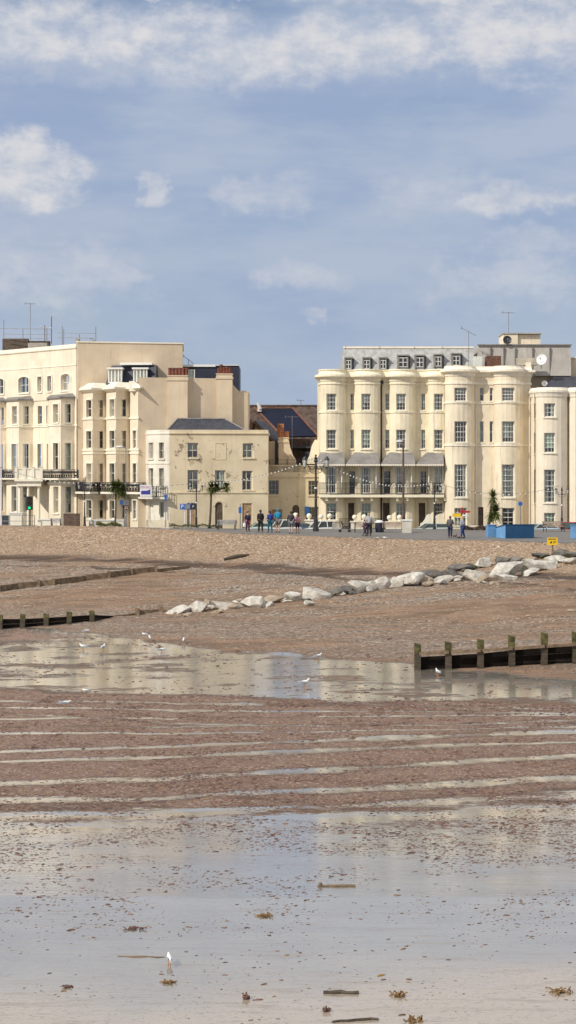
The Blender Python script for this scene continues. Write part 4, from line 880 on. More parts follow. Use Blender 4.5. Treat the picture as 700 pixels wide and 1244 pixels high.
# ---------------- peeling buff building T ----------------
YT=153.0
T=empty('derelict_building',(X(250,YT),YT,G0),'three storey buff building with peeling paint and boarded windows','building')
Pw=Path([(176.5,157.5),(177.6,155.6),(181,154.6),(187,153.8),(195,153.2),(206,153)]); Pt=Path([(206,153),(326,153.6),(326.3,159.5)])
zT=Z(527,YT); holes=[];wins=[]
for (a,b) in ((180.5,186.2),(193,199)):
    for (v0,v1) in ((537.5,557),(568.8,592)): h=hole(Pw,a,b,v0,v1,YT); holes.append(h); wins.append(h)
hd=(Pw.su(180.5),Pw.su(186.6),Z(634,YT),Z(610,YT)); hs_=hole(Pw,194.5,199,610,629,YT)
w=MB(); wall(w,Pw,G0,zT,holes+[hd,hs_],rev=.3); w.build('corner_wall',M['Twhite'],T)
for i,h in enumerate(wins): window(Pw,h,T,2,2,rev=.3,fm=M['dframe'],sm=M['Twhite'],seed=200+i)
door(Pw,hd,T,M['Twhite']); window(Pw,hs_,T,1,1,rev=.2,fm=M['dframe'],sill=False,seed=3.3,inside=.3)
holes=[];wins=[]
for (a,b,v0,v1,nx,ny,ins) in ((228,241,538,556,2,2,.6),(295,308.3,538.5,556,2,2,.6),(228,241.3,571,595,2,2,.3),(261.3,274.3,571.3,595,2,2,.1),(294.5,307.5,572,595.5,2,2,.95)):
    h=hole(Pt,a,b,v0,v1,YT); holes.append(h); wins.append((h,nx,ny,ins))
harch=hole(Pt,261.5,271.5,610.3,652,YT,.38); hb1=hole(Pt,227.5,238,611,652,YT); hb2=hole(Pt,294.5,306.8,611.5,652,YT)
hbl=hole(Pt,261.5,274,538.5,557.5,YT)
w=MB(); wall(w,Pt,G0,zT,holes+[harch,hb1,hb2],rev=.26); closed_back(w,Path([(206,153),(326.2,159.4)]),163,G0,zT); w.build('wall',M['peel'],T)
for i,(h,nx,ny,ins) in enumerate(wins): window(Pt,h,T,nx,ny,rev=.22,fm=M['dframe'],sm=M['peel'],seed=220+i,inside=ins,bw=.05)
c=MB(); h=hbl
for q in ((h[0]-.05,h[0]+.03,h[2],h[3]),(h[1]-.03,h[1]+.05,h[2],h[3]),(h[0]-.05,h[1]+.05,h[3],h[3]+.08),(h[0]-.05,h[1]+.05,h[2]-.08,h[2])): pbox(c,Pt,*q,.002,.03)
c.build('blind_window_moulding',M['peel'],T)
for h,nm,m in ((hb1,'boarding',M['wood']),(hb2,'boarding',M['wood'])):
    c=MB(); w_=h[1]-h[0]
    for i in range(4): pbox(c,Pt,h[0]+w_*i/4+.008,h[0]+w_*(i+1)/4-.008,h[2],h[3],-.14,-.1)
    c.build(nm,m,T)
door(Pt,harch,T,M['dwood'],rev=.18,name='arched_door')
c=MB(); n=14; h=harch; cx=(h[0]+h[1])/2; ro_=(h[1]-h[0])/2
for i in range(n):
    a0,a1=math.pi*i/n,math.pi*(i+1)/n; zc_=h[3]-.38; pa_=[]
    for rr,a in ((ro_+.05,a0),(ro_+.05,a1),(ro_+.25,a1),(ro_+.25,a0)): pa_.append(Pt.at(cx-math.cos(a)*rr,zc_+math.sin(a)*(rr-ro_+.38+.02),.05))
    pb_=[(p[0],p[1]+.06,p[2]) for p in pa_]; c.add(pa_+pb_,[(0,1,2,3),(0,4,5,1),(3,2,6,7)])
c.build('arch_moulding',M['peel'],T)
c=MB(); psweep(c,Pt,0,Pt.S[-1],[(-.3,zT-.1),(0,zT-.1),(.1,zT-.02),(.12,zT+.08),(.0,zT+.1),(.0,zT+.38),(-.3,zT+.38)]); z=Z(598.5,YT); pbox(c,Pt,0,Pt.S[1],z-.07,z+.07,0,.07); c.build('cornice',M['peel'],T)
c=MB(); psweep(c,Pw,0,Pw.S[-1],[(-.3,zT-.1),(0,zT-.1),(.06,zT-.02),(.06,zT+.08),(.0,zT+.1),(.0,zT+.38),(-.3,zT+.38)]); z=Z(563,YT); pbox(c,Pw,0,Pw.S[-1],z-.05,z+.05,0,.05); c.build('corner_cornice',M['Twhite'],T)
c=MB(); c.prism([Pw.at(s,0,-.3)[:2] for s in Pw.S]+[Pt.at(s,0,-.3)[:2] for s in Pt.S[1:]]+[(X(326,159),160)],zT-.1,zT+.1,'z'); c.build('flat_roof',M['lead'],T)
# hipped slate roof
r=MB(); za=zT+.25; zb2=Z(509,156); r.add([(X(203,154.5),153.9,za),(X(301,154.5),154.4,za),(X(300,157.6),158.6,za),(X(200,157),156.4,za),(X(216,156),156.2,zb2),(X(273,156),156.9,zb2)],[(0,1,5,4),(1,2,5),(2,3,4,5),(3,0,4)]); ro=r.build('roof',M['slate'],T)
c=MB(); c.tube([(X(215,156),156.2,zb2+.03),(X(274,156),156.9,zb2+.03)],.1,6); c.tube([(X(203,154.5),153.9,za+.02),(X(216,156),156.2,zb2+.03)],.07,6); c.tube([(X(301,154.5),154.4,za+.02),(X(273,156),156.9,zb2+.03)],.07,6); c.build('ridge',M['lead'],ro)
# balcony with sale board
zz=Z(604,YT); b=MB(); pbox(b,Pw,.6,Pw.S[-1],zz-.18,zz,-.02,.75); bo=b.build('balcony',M['Twhite'],T); r=MB(); railing(Pw,.6,Pw.S[-1],zz,1.0,.68,r,step=.14); r.build('railing',M['iron'],bo)
# ---------------- text helper ----------------
def text(body,par,loc,size,m,name='lettering',align='CENTER',depth=.006,rz=0,rx=90):
    cu=bpy.data.curves.new(name,'FONT'); cu.body=body; cu.size=size; cu.extrude=depth; cu.align_x=align; cu.align_y='CENTER'; cu.materials.append(m)
    o=bpy.data.objects.new(name,cu); C.objects.link(o); o.location=loc; o.rotation_euler=(math.radians(rx),0,rz)
    dg=bpy.context.evaluated_depsgraph_get(); dg.update(); me=bpy.data.meshes.new_from_object(o.evaluated_get(dg)); mo=bpy.data.objects.new(name,me); mo.matrix_basis=o.matrix_basis.copy()
    bpy.data.objects.remove(o); C.objects.link(mo); adopt(mo,par); return mo
# sale board on the balcony
yb2=151.9; bd=empty('sale_board',(X(177,yb2),yb2,Z(603,yb2)),'white sale board with pink lettering hung on the balcony railing','sign')
c=MB(); x0,x1=X(170,yb2),X(184.3,yb2); z0,z1=Z(603.5,yb2),Z(589,yb2); c.box(x0,x1,yb2,yb2+.04,z0,z1); c.build('board',M['signwhite'],bd)
text('FOR SALE',bd,((x0+x1)/2,yb2-.012,z1-.25),.235,M['pink'])
c=MB(); c.box(x0+.12,x1-.12,yb2-.012,yb2-.002,z0+.22,z0+.56); c.prism([(x1-.42,z0+.561),(x1-.12,z0+.561),(x1-.12,z0+.70)],yb2-.012,yb2-.002); c.build('logo_block',M['navytxt'],bd)
# ---------------- two storey link building E ----------------
YE=156.0; E=empty('low_building',(X(358,YE),YE,G0),'two storey buff building tucked between the peeling building and terrace','building')
Pe=Path([(325.5,YE),(392,YE+.8)]); zE=Z(566,YE)
hs=[(hole(Pe,326.6,339,583.5,601,YE),3,3,.95),(hole(Pe,374.8,387,584,601.5,YE),3,3,.95)]
hbd=hole(Pe,330,343,619,655,YE); har=hole(Pe,355.2,363.8,613.5,655,YE,.35); hsh_=hole(Pe,371.5,387,616,655,YE)
w=MB(); wall(w,Pe,G0,zE,[x[0] for x in hs]+[hbd,har,hsh_],rev=.28); closed_back(w,Pe,163,G0,zE); w.build('wall',M['peel'],E)
for i,(h,nx,ny,ins) in enumerate(hs): window(Pe,h,E,nx,ny,rev=.25,fm=M['dframe'],sm=M['peel'],inside=ins,seed=240+i)
c=MB(); pbox(c,Pe,hbd[0],hbd[1],hbd[2],hbd[3],-.15,-.1); c.build('boarding',M['wood'],E)
door(Pe,har,E,M['dwood'],rev=.2,name='arched_door')
window(Pe,hsh_,E,2,3,rev=.25,fm=M['dframe'],sill=False,inside=.95,seed=5)
c=MB(); q0=Pe.su(370.5); pbox(c,Pe,q0,q0+.42,Z(626,YE),Z(615.5,YE),.03,.09); c.build('blue_shutter',M['bluepaint'],E)
c=MB(); psweep(c,Pe,0,Pe.S[-1],[(-.3,zE-.6),(0,zE-.6),(.0,zE),(-.3,zE)]); z=Z(579,YE); pbox(c,Pe,0,Pe.S[-1],z-.06,z+.06,0,.1); pbox(c,Pe,0,Pe.S[-1],zE+.003,zE+.09,-.3,.05); c.build('parapet',M['peel'],E)
r=MB(); railing(Pe,Pe.su(328),Pe.S[-1],zE+.09,.5,-.1,r,step=1.3); r.build('roof_railing',M['iron'],E)
c=MB(); c.prism([(X(326,YE+.2),YE+.25),(X(391,YE+.8),YE+1),(X(391,163),162.9),(X(326,163),162.9)],zE-.15,zE-.05,'z'); c.build('flat_roof',M['lead'],E)
# ---------------- houses behind the gap ----------------
R=empty('tiled_house',(X(345,178),178,G0),'brown tiled house with long dark solar covered roof behind the gap','house')
def quad(name,pts,m,par,th=.12):
    c=MB(); n=len(pts); v=[Vector(p) for p in pts]; nn=(v[1]-v[0]).cross(v[2]-v[0]).normalized(); b=[p-nn*th for p in v]
    c.add(v+b,[tuple(range(n)),tuple(range(2*n-1,n-1,-1))]+[(i,(i+1)%n,(i+1)%n+n,i+n) for i in range(n)]); return c.build(name,m,par)
ze=Z(556,172); zr=Z(493.5,180)
quad('roof',[(X(296,172),172,ze),(X(400,172),172,ze),(X(400,180),180,zr),(X(296,180),180,zr)],M['rooftile'],R)
quad('rear_roof',[(X(296,180),180.02,zr),(X(400,180),180.02,zr),(X(400,188),188,ze),(X(296,188),188,ze)],M['rooftile'],R)
c=MB(); c.tube([(X(300,180),180,zr+.05),(X(400,180),180,zr+.05)],.13,6); c.build('ridge',M['rooftile'],R)
c=MB(); c.box(X(296,172),X(400,172),172.4,187.6,G0,ze); c.build('wall',M['rooftile'],R)
def rp(u,v,lift=.12):
    # point on the front roof slope at (u,v)
    lo,hi=172.,180.
    for i in range(40):
        y=(lo+hi)/2; z=ze+(zr-ze)*(y-172)/8
        if HV+(CAMZ-z)*F/y>v: lo=y
        else: hi=y
    return (X(u,y),y-.06,ze+(zr-ze)*(y-172)/8+lift)
pts=[rp(313,498.5),rp(354,498.5),rp(384.5,531),rp(344,532)]
c=quad('solar_roof',[rp(344,532,.14),rp(384.5,531,.14),rp(355,498.5,.14),rp(313,498.5,.14)],M['solar'],R)
c=MB(); c.tube([rp(309,497,.2),rp(343,532,.2)],.12,6); c.tube([rp(356,498,.2),rp(386,531,.2)],.12,6); c.tube([rp(313,497.5,.2),rp(355,497.5,.2)],.08,6); c.build('hip_tiles',M['tileedge'],R)
c=MB(); y=178.5; c.box(X(313,y),X(318,y),y-.3,y+.6,Z(500,y),Z(495,y)); c.tube([(X(316.5,y),y-.3,Z(497,y)),(X(313,y),y-.3,Z(489.5,y))],.18,6); c.build('skylight',M['white'],R)
# brick face under the solar roof
c=MB(); y=169; c.box(X(352,y),X(386,y),y,y+.3,G0,Z(533,y)); c.build('brick_wall',M['rooftile'],R)
c=MB(); y=168.5; c.box(X(352,y),X(383,y),y-.3,y+.5,Z(544.5,y),Z(542.5,y)); c.box(X(370,y),X(383,y),y-1,y-.1,Z(558,y),Z(549,y)); c.build('dark_lean_to',M['slate'],R)
Gb=empty('gabled_house',(X(322,166),166,G0),'small gabled house with mossy orange tiled roof and dark timber','house')
y=165; xl,xr,xm=X(305.5,y),X(337,y),X(320,y); ze2=Z(529,y); zr2=Z(512,y)
quad('roof',[(xl,y-.3,ze2+.3),(xl+.3,y+4,ze2+.3),(xm,y+4,zr2),(xm-1.0,y-.3,zr2)] ,M['orange'],Gb)
quad('dark_roof',[(xm-.9,y-.5,zr2-.0),(xm,y+4,zr2),(xr+1.6,y+4,ze2-1.4),(xr+.2,y-.5,ze2-1.2)],M['slate'],Gb)
c=MB(); c.prism([(xl+.3,G0),(xr,G0),(xr,ze2-1.1),(xm-.9,zr2-.15),(xl+.3,ze2)],y,y+3.8); c.build('wall',M['flank'],Gb)
c=MB(); c.tube([(xl+.35,y-.35,ze2+.1),(xm-.95,y-.45,zr2-.05),(xr+.3,y-.45,ze2-1.3)],.13,4); c.box(xm-1.0,xm-.85,y-.08,y-.01,ze2-.6,zr2-.2); c.box(xl+.8,xr-.6,y-.08,y-.012,ze2-.6,ze2-.45); c.build('barge_boards',M['dwood'],Gb)
c=MB(); c.box(X(337,y+1),X(345,y+1),y+.6,y+1.4,Z(531,y),Z(514.5,y)); c.build('small_gable',M['orange'],Gb)
c=MB(); y2=162.5; c.box(X(326,y2),X(334,y2),y2,y2+.5,G0,Z(536,y2)); c.build('side_wall',M['flank'],Gb)
c=MB(); c.box(X(334,y2)+.003,X(337.5,y2),y2,y2+.5,G0,Z(535,y2)); c.build('dark_side_wall',M['slate'],Gb)
ch=chimney(Gb,338.6,350.6,532.5,0,[(340.5,524),(343.6,524),(346.8,524),(349.5,524)],0,M['orange'],M['flank'],161.5,dep=.9)
c=MB(); y3=161.2; c.prism([(X(350.6,y3)+.003,G0),(X(360,y3),G0),(X(360,y3),Z(559,y3)),(X(356,y3),Z(553,y3)),(X(352.5,y3),Z(543,y3)),(X(350.6,y3)+.003,Z(534,y3))],y3+.1,y3+.6); c.build('curved_parapet',M['flank'],Gb)
# shoulder wall beside the yellow terrace
c=MB(); y4=157.2; c.prism([(X(372,y4),Z(564,y4)),(X(389,y4),Z(564,y4)),(X(389,y4),Z(535,y4)),(X(383,y4),Z(534,y4)),(X(379.5,y4),Z(541,y4)),(X(377,y4),Z(552,y4))],y4,y4+5); c.build('stepped_parapet',M['creamA2'],h1)
# ---------------- ornate lamps ----------------
def ornate_lamp(u,Y,zt_,label,arms=2,z0=.03,scale=1.):
    e=empty('street_lamp',(X(u,Y),Y,z0),label,'street lamp','ornate black promenade lamps'); H=zt_-z0; x=X(u,Y)
    c=MB(); k=scale; hb=H*.80
    c.lathe([(.26*k,0),(.26*k,.25),(.2*k,.3),(.18*k,.9),(.22*k,.95),(.13*k,1.05),(.11*k,hb*.45),(.14*k,hb*.46),(.10*k,hb*.48),(.085*k,hb*.9),(.14*k,hb*.93),(.08*k,hb)],(x,Y,z0),12); c.build('column',M['iron'],e)
    heads=[(0,H*.9)] if arms==0 else [(-.95*k,hb*.99),(.95*k,hb*.99)]
    top=MB(); top.lathe([(.09*k,0),(.2*k,.12*k),(.11*k,.25*k),(.16*k,.38*k),(.05*k,.5*k),(.1*k,.58*k),(.02*k,.72*k)],(x,Y,z0+hb),10); top.build('finial',M['iron'],e)
    for sx in (-1,1):
        a=MB(); pts=[]
        for i in range(9):
            t=i/8; pts.append((x+sx*(.05+.9*t)*k,Y,z0+hb*.93+(.35*math.sin(math.pi*(t*1.25+.0))*-.9+.42*t*t)*k+.12*k*math.sin(t*3.1)))
        a.tube(pts,.045*k,6); a.tube([(x+sx*.1,Y,z0+hb*.84),(x+sx*.45*k,Y,z0+hb*.86),(x+sx*.55*k,Y,z0+hb*.92)],.03*k,6); a.build('bracket',M['iron'],e)
        lx=x+sx*.95*k; lz=pts[-1][2]
        l=MB(); l.lathe([(.02*k,.32*k),(.10*k,.24*k),(.22*k,.05*k),(.23*k,0),(.21*k,-.03*k)],(lx,Y,lz),8); l.lathe([(.10*k,-.62*k),(.05*k,-.7*k),(.02*k,-.8*k)],(lx,Y,lz),8)
        for j in range(6):
            t=j*math.pi/3; l.tube([(lx+.21*k*math.cos(t),Y+.21*k*math.sin(t),lz-.02),(lx+.11*k*math.cos(t),Y+.11*k*math.sin(t),lz-.62*k)],.014*k,4)
        lo_=l.build('lantern',M['iron'],e); g=MB(); g.lathe([(.19*k,-.035*k),(.10*k,-.60*k)],(lx,Y,lz),8); g.build('lantern_glass',M['curtain'],lo_)
    b=MB(); b.lathe([(.14*k,0),(.14*k,.12)],(x,Y,z0+hb*.62),10); b.build('pale_band',M['signwhite'],e)
    return e
ornate_lamp(383.8,141,Z(541,141),'tallest black double lantern lamp at the gap between terraces',scale=1.0)
LS=[(103,151,Z(578,151),'black double lantern lamp in front of the zigzag bays'),(238.6,149,Z(580.5,149),'black double lantern lamp before the peeling buff building'),(528,146,Z(580.5,146),'black double lantern lamp before the fourth yellow house'),(682.7,145.5,Z(585,145.5),'black double lantern lamp beside the rightmost rounded bay')]
for (u,Y,zt_,lb) in LS: ornate_lamp(u,Y,zt_,lb,scale=.55)
def plain_lamp(u,Y,vt,label,hl,m,r=.07):
    e=empty('street_light',(X(u,Y),Y,.03),label,'street light','plain column street lights'); x=X(u,Y); H=Z(vt,Y)
    c=MB(); c.tube([(x,Y,.03),(x,Y,1.2),(x,Y,1.25),(x,Y,H)],[r*1.7,r*1.6,r,r*.8],8); c.build('column',m,e)
    c=MB(); s=hl; c.tube([(x,Y,H-.03),(x+s*.25,Y,H+.05),(x+s*.5,Y,H+.06)],.04,6); ar=c.build('arm',m,e)
    c=MB(); c.ell((x+s*.62,Y,H+.06),(.34,.14,.1),10,6); c.build('lamp_head',M['signwhite'],ar)
plain_lamp(153,150,543.5,'thin grey street light in front of the zigzag bays',-.9,M['galv'],.05)
plain_lamp(490,146,537,'brown column street light before the third yellow house',-.55,M['brown'],.1)
c=empty('street_light',(X(1.5,152),152,.03),'pale thin pole at the left edge before the ivory building','street light'); p=MB(); p.tube([(X(1.5,152),152,.03),(X(1.5,152),152,Z(498,152))],[.09,.05],8); p.build('column',M['signwhite'],c); p=MB(); p.ell((X(-3,152),152,Z(497,152)),(.35,.14,.1),10,6); p.tube([(X(1.5,152),152,Z(498,152)),(X(-2,152),152,Z(497,152))],.04,6); p.build('lamp_head',M['signwhite'],c)
# festoon strings of bulbs
def festoon(pts,label,n,sag):
    e=empty('festoon_lights',pts[0],label,'string lights','festoon bulb strings between lamps'); P=[]
    a,b=Vector(pts[0]),Vector(pts[1])
    for i in range(n+1): t=i/n; q=a.lerp(b,t); q.z-=sag*4*t*(1-t); P.append(q)
    c=MB(); c.tube(P,.012,4); c.build('cable',M['iron'],e)
    proto=None
    for i in range(1,n):
        if proto is None:
            m=MB(); m.ell((0,0,-.06),(.055,.055,.07),8,6); proto=m.build('bulb',M['bulb']); me=proto.data; o=proto
        else: o=bpy.data.objects.new('bulb',me); C.objects.link(o)
        o.location=P[i]; adopt(o,e)
A=(X(386,141),141,Z(556,141)); 
festoon([(X(382,141),141,Z(556,141)),(X(240,149),149,Z(587,149))],'bulb string from the tall lamp left to the buff building lamp',34,.55)
festoon([A,(X(526,146),146,Z(586,146))],'bulb string from the tall lamp right to the next small lamp',36,1.1)
festoon([(X(530,146),146,Z(586,146)),(X(680,145.5),145.5,Z(590,145.5))],'bulb string across the peach house to the right lamp',22,.9)
festoon([(X(237,149),149,Z(587,149)),(X(105,151),151,Z(587,151))],'bulb string between the two left small lamps',22,.3)
festoon([(X(101,151),151,Z(586,151)),(X(-12,152),152,Z(562,152))],'bulb string running off the left edge by the ivory building',20,.5)
# ---------------- aerials, dishes, scaffold ----------------
def aerial(u,Y,vb,vt,label,arm=.8,rot=.2,side='h'):
    x=X(u,Y); zb,zt_=Z(vb,Y),Z(vt,Y); e=empty('tv_aerial',(x,Y,zb),label,'aerial','rooftop television aerials')
    c=MB(); c.tube([(x,Y,zb),(x,Y,zt_)],.03,6); c.build('mast',M['galv'],e)
    c=MB(); d=Vector((math.cos(rot),math.sin(rot),0)); p=Vector((x,Y,zt_-.08)); t=.35 if side=='d' else 0
    a=p-d*arm+Vector((0,0,t)); b=p+d*arm-Vector((0,0,t)); c.tube([a,b],.02,5)
    for i in range(7):
        q=a.lerp(b,i/6); k=Vector((-d.y,d.x,0)); c.tube([q-k*.3,q+k*.3],.012,4); 
    c.tube([a+Vector((0,0,-.12)),a+Vector((0,0,.16))],.03,5)
    c.build('antenna',M['galv'],e)
aerial(37,172,422,368,'tallest aerial standing among the rooftop scaffolding',.55)
aerial(618,159.5,407,379,'tall aerial on the penthouse above the peach house',.6)
aerial(569.5,156,449,402,'aerial with slanted bar above the yellow and peach house join',.7,.2,'d')
aerial(355,168,556,505.5,'tall aerial in front of the dark solar roof',.7)
aerial(365.5,180,494,485.5,'small aerial on the brown tiled ridge',.35)
aerial(229,164,444,436,'small slanted aerial behind the red chimney pots',.5,.4,'d')
aerial(211,163,422,416,'low aerial on the end of the ivory flank wall',.3)
def dish(u,v,Y,r,m,label,yaw):
    x,z=X(u,Y),Z(v,Y); e=empty('satellite_dish',(x,Y,z-r),label,'satellite dish'); c=MB(); R=Matrix.Rotation(yaw,4,'Z')@Matrix.Rotation(math.radians(78),4,'X'); n=16; vs=[];fs=[]
    for j in range(5):
        rr=r*j/4
        for k in range(n): t=2*math.pi*k/n; vs.append(Vector((x,Y,z))+R@Vector((rr*math.cos(t),rr*math.sin(t),rr*rr*.25/r)))
    for j in range(4):
        for k in range(n): fs.append((j*n+k,j*n+(k+1)%n,(j+1)*n+(k+1)%n,(j+1)*n+k))
    c.add(vs,fs); c.build('reflector',m,e,smooth=True,fix=False)
    c=MB(); c.tube([(x,Y+.05,z),(x,Y+.3,z-.1),(x,Y+.35,z-r*1.6)],.04,6); f_=Vector((x,Y,z))+R@Vector((0,0,r*.9)); c.tube([(x,Y,z-r*.9),f_],.02,5); c.ell(f_,(.07,.07,.07),8,5); c.build('mount',M['galv'],e)
dish(616.3,413.3,157.6,.42,M['iron'],'dark satellite dish on the penthouse wall',0)
dish(658.5,437,155.5,.52,M['signwhite'],'large white satellite dish at the peach house parapet',-.5)
dish(661.5,466,152.4,.28,M['slate2'],'small grey satellite dish above the rightmost rounded bay',0)
sc=empty('scaffolding',(X(50,167),167,ztop),'steel tube scaffolding rails on the ivory building roof','scaffolding')
def st(p): 
    return p
Ys=171.5
def bar(u0,v0,u1,v1,Y0=Ys,Y1=Ys,r=.035,nm='rail',m=None): c=MB(); c.tube([(X(u0,Y0),Y0,Z(v0,Y0)),(X(u1,Y1),Y1,Z(v1,Y1))],r,6); c.build(nm,m or M['galv'],sc)
for (u,vt,vb,y) in ((4.7,389,418,166.5),(28,400,418,169),(54.5,395,416,168),(57,398,416,166),(62.7,384.5,418,165.5),(75.8,396,420,164.5),(77.5,400,418,168),(96.5,406,418,166),(116.5,396.5,418,163.5)): bar(u,vt,u,vb,y+6,y+6,.04,'standard',M['rust'] if u in (62.7,54.5) else None)
for (a,b,v) in ((0,63,399),(5,63,405.6),(5,60,410.5),(46,63,397.5),(70,116.5,404.3),(70,117,410),(94,117,411)): bar(a,v,b,v+.6,Ys,Ys-.6,.03,'rail')
c=MB(); y=172; c.box(X(3,y),X(34,y),y,y+.8,ztop,Z(411.5,y)); c.box(X(34,y)+.003,X(60,y),y+.2,y+.9,ztop,Z(414,y)); c.build('tarpaulin',M['dwood'],sc)
c=MB(); y=171; c.box(X(34,y),X(57,y),y,y+.7,ztop,Z(416.5,y)); c.build('white_sheet',M['concrete'],sc)
# roof clutter as parts of the building
c=MB(); y=162; c.box(X(92,y),X(96,y),y,y+1,ztop,Z(411,y)); c.prism([(X(96,y),Z(418,y)),(X(114,y),Z(418,y)),(X(114,y),Z(412.5,y)),(X(110,y),Z(414,y))],y,y+.8); c.build('roof_stack',M['concrete'],L1)
# ---------------- gate piers with ball finials, forecourt walls ----------------
def pier(u,vt,Y,label,w=.62,ball=.2):
    x=X(u,Y); z=Z(vt,Y); e=empty('gate_pier',(x,Y,G0),label,'gate pier','cream gate piers with ball finials')
    c=MB(); zb=z-ball*2-.12; c.box(x-w/2,x+w/2,Y-w/2,Y+w/2,G0,zb-.12); c.build('shaft',M['creamB2'],e)
    c=MB(); c.box(x-w/2-.07,x+w/2+.07,Y-w/2-.07,Y+w/2+.07,zb-.117,zb); c.lathe([(.12,0),(.1,.1)],(x,Y,zb+.002),10); c.build('cap',M['creamB2'],e)
    c=MB(); c.ell((x,Y,zb+.1+ball),(ball,ball,ball),14,10); c.build('ball_finial',M['creamB2'],e,smooth=True)
for u,vt,lb in ((359.3,622.5,'cream ball topped pier by the arched door, left of the tall lamp'),(375.6,623.3,'cream ball topped pier just left of the tall lamp'),(390,624.3,'cream ball topped pier just right of the tall lamp'),(400.6,623.5,'cream ball topped pier before the leftmost yellow house window'),
    (431,625,'cream ball topped pier left of the pair of walkers in white'),(442.5,624.5,'cream ball topped pier behind the walker in white'),(473.3,625.5,'cream ball topped pier before the third yellow house door'),(485.5,625,'cream ball topped pier left of the brown street light')):
    pier(u,vt,151.6,lb,w=.72 if u in(375.6,431,442.5,473.3,485.5) else .5,ball=.24)
def wallbox(name,label,u0,u1,vt,Y,m,th=.35,z0=G0,coping=None,cat='wall',poly=None):
    c=MB()
    if poly: c.prism([(X(a,Y),z0 if b is None else Z(b,Y)) for a,b in poly],Y,Y+th)
    else: c.box(X(u0,Y),X(u1,Y),Y,Y+th,z0,Z(vt,Y))
    if coping is None: o=c.build(name,m); tag(o,label,cat); return o
    e=empty(name,(X((u0+u1)/2,Y),Y,z0),label,cat); c.build('masonry',m,e); c=MB(); zc_=Z(vt,Y); c.box(X(u0,Y)-.06,X(u1,Y)+.06,Y-.06,Y+th+.06,zc_+.003,zc_+.1); c.build('coping',coping,e); return e
wallbox('garden_wall','white curved sweep wall before the fourth yellow house',508,524,0,151.3,M['creamB2'],poly=[(511,None),(525,None),(525,626),(521.5,624.5),(518.5,626),(516.5,631),(513.5,635),(511,636)])
wallbox('garden_wall','tan curved sweep wall beside the small lamp and peach house',528,541,0,151.3,M['creamA'],poly=[(529.5,None),(541,None),(541,636),(539.5,629),(537.5,624),(534,624.5),(529.5,627)])
wallbox('garden_wall','low tan wall in front of the peach house',541,585,640,150.8,M['creamB'],coping=M['creamB2'])
wallbox('concrete_block','grey concrete block right of the leftmost white car',404,411,635.5,146.5,M['concrete'],th=.6,z0=.0,cat='block')
wallbox('white_plinth','white boxy plinth beside the brown street light',489.3,500,632.8,137.5,M['stone'],th=.9,z0=.03,coping=M['signwhite'],cat='plinth')
wallbox('garden_wall','long buff garden wall before the peeling building corner',178,205,632,150.9,M['creamB'],coping=None)
wallbox('garden_wall','white step shaped wall before the ivory portico',11,27,624,157,M['L1b'],coping=M['white'])
wallbox('garden_wall','low white wall right of the traffic light',46,68,632,155.5,M['L1b'],coping=M['white'])
wallbox('garden_wall','white low wall around the grass plot under the zigzag bays',108,150,632.6,151.6,M['Twhite'],coping=M['white'])
wallbox('kerb_wall','long pale kerb in front of the buff building plants',196,262,640.6,148.6,M['stone'],z0=.0,th=.5)
wallbox('kerb_wall','long pale kerb on the promenade before the peach house',543,600,646.4,142.2,M['stone'],z0=.0,th=.5)
# railings at far left
e=empty('guard_rail',(X(20,155),155,0),'pale pedestrian guard rail at the left edge by the traffic light','railing')
for i,u in enumerate((-6,12,27,42)): c=MB(); c.tube([(X(u,155),155,-.1),(X(u,155),155,Z(626,155))],.04,6); c.build('post',M['galv'],e)
for v in (626,633): c=MB(); c.tube([(X(-8,155),155,Z(v,155)),(X(42,155),155,Z(v,155))],.03,6); c.build('rail',M['galv'],e)
for (u0,u1,lb) in ((412,430,'thin black railing fence before the second yellow house'),(448,470,'thin black railing fence behind the dark bin')):
    PP=Path([(u0,151.5),(u1,151.5)]); c=MB(); railing(PP,0,PP.S[-1],Z(643,151.5),1.0,0,c,step=.15); c.build('iron_fence',M['iron']); tag(C.objects[-1] if False else bpy.data.objects[[o.name for o in bpy.data.objects if o.name.startswith('iron_fence')][-1]],lb,'fence')
def shrubs(name,label,u0,u1,vb,vt,Y,n,a,b,dep=1.0,cat='plant',kind=None):
    c=MB(); r=random.Random(int(u0)); x0,x1=X(u0,Y),X(u1,Y); z0,z1=Z(vb,Y),Z(vt,Y)
    for i in range(n):
        x=r.uniform(x0,x1); y=Y+r.uniform(0,dep); h=(z1-z0)*(.5+.5*math.sin((x-x0)*2.3+1)**2)*r.uniform(.3,1); z=z0+h
        d=Vector((r.uniform(-1,1),r.uniform(-1,1),r.uniform(-.3,1))).normalized()*r.uniform(.06,.14); s=d.cross(Vector((r.uniform(-1,1),r.uniform(-1,1),.3))).normalized()*.035
        p=Vector((x,y,z)); c.add([p-s,p+d*.5-s*.2+Vector((0,0,.01)),p+d,p+s],[(0,1,2,3)])
    for i in range(int((x1-x0)*3)): x=r.uniform(x0,x1); y=Y+r.uniform(0,dep); c.tube([(x,y,z0-.1),(x+r.uniform(-.1,.1),y,z0+(z1-z0)*.7)],.01,3)
    o=c.build(name,m_leaf(name+'_leaf',a,b),fix=False); tag(o,label,cat,kind=kind)
shrubs('shrub_bed','low green plants along the kerb before the buff building',206,262,641,636.5,148.2,900,(.03,.05,.015),(.10,.11,.03),.5)
shrubs('hedge','clipped brown hedge before the peach house door',563,594,645.5,638.6,144,2600,(.06,.035,.02),(.16,.10,.06),1.0,'hedge')
shrubs('grass_plot','yellow green grass plot behind the low white wall',116,147,640,634,150.9,1500,(.07,.09,.02),(.22,.22,.05),.6,'grass','stuff')
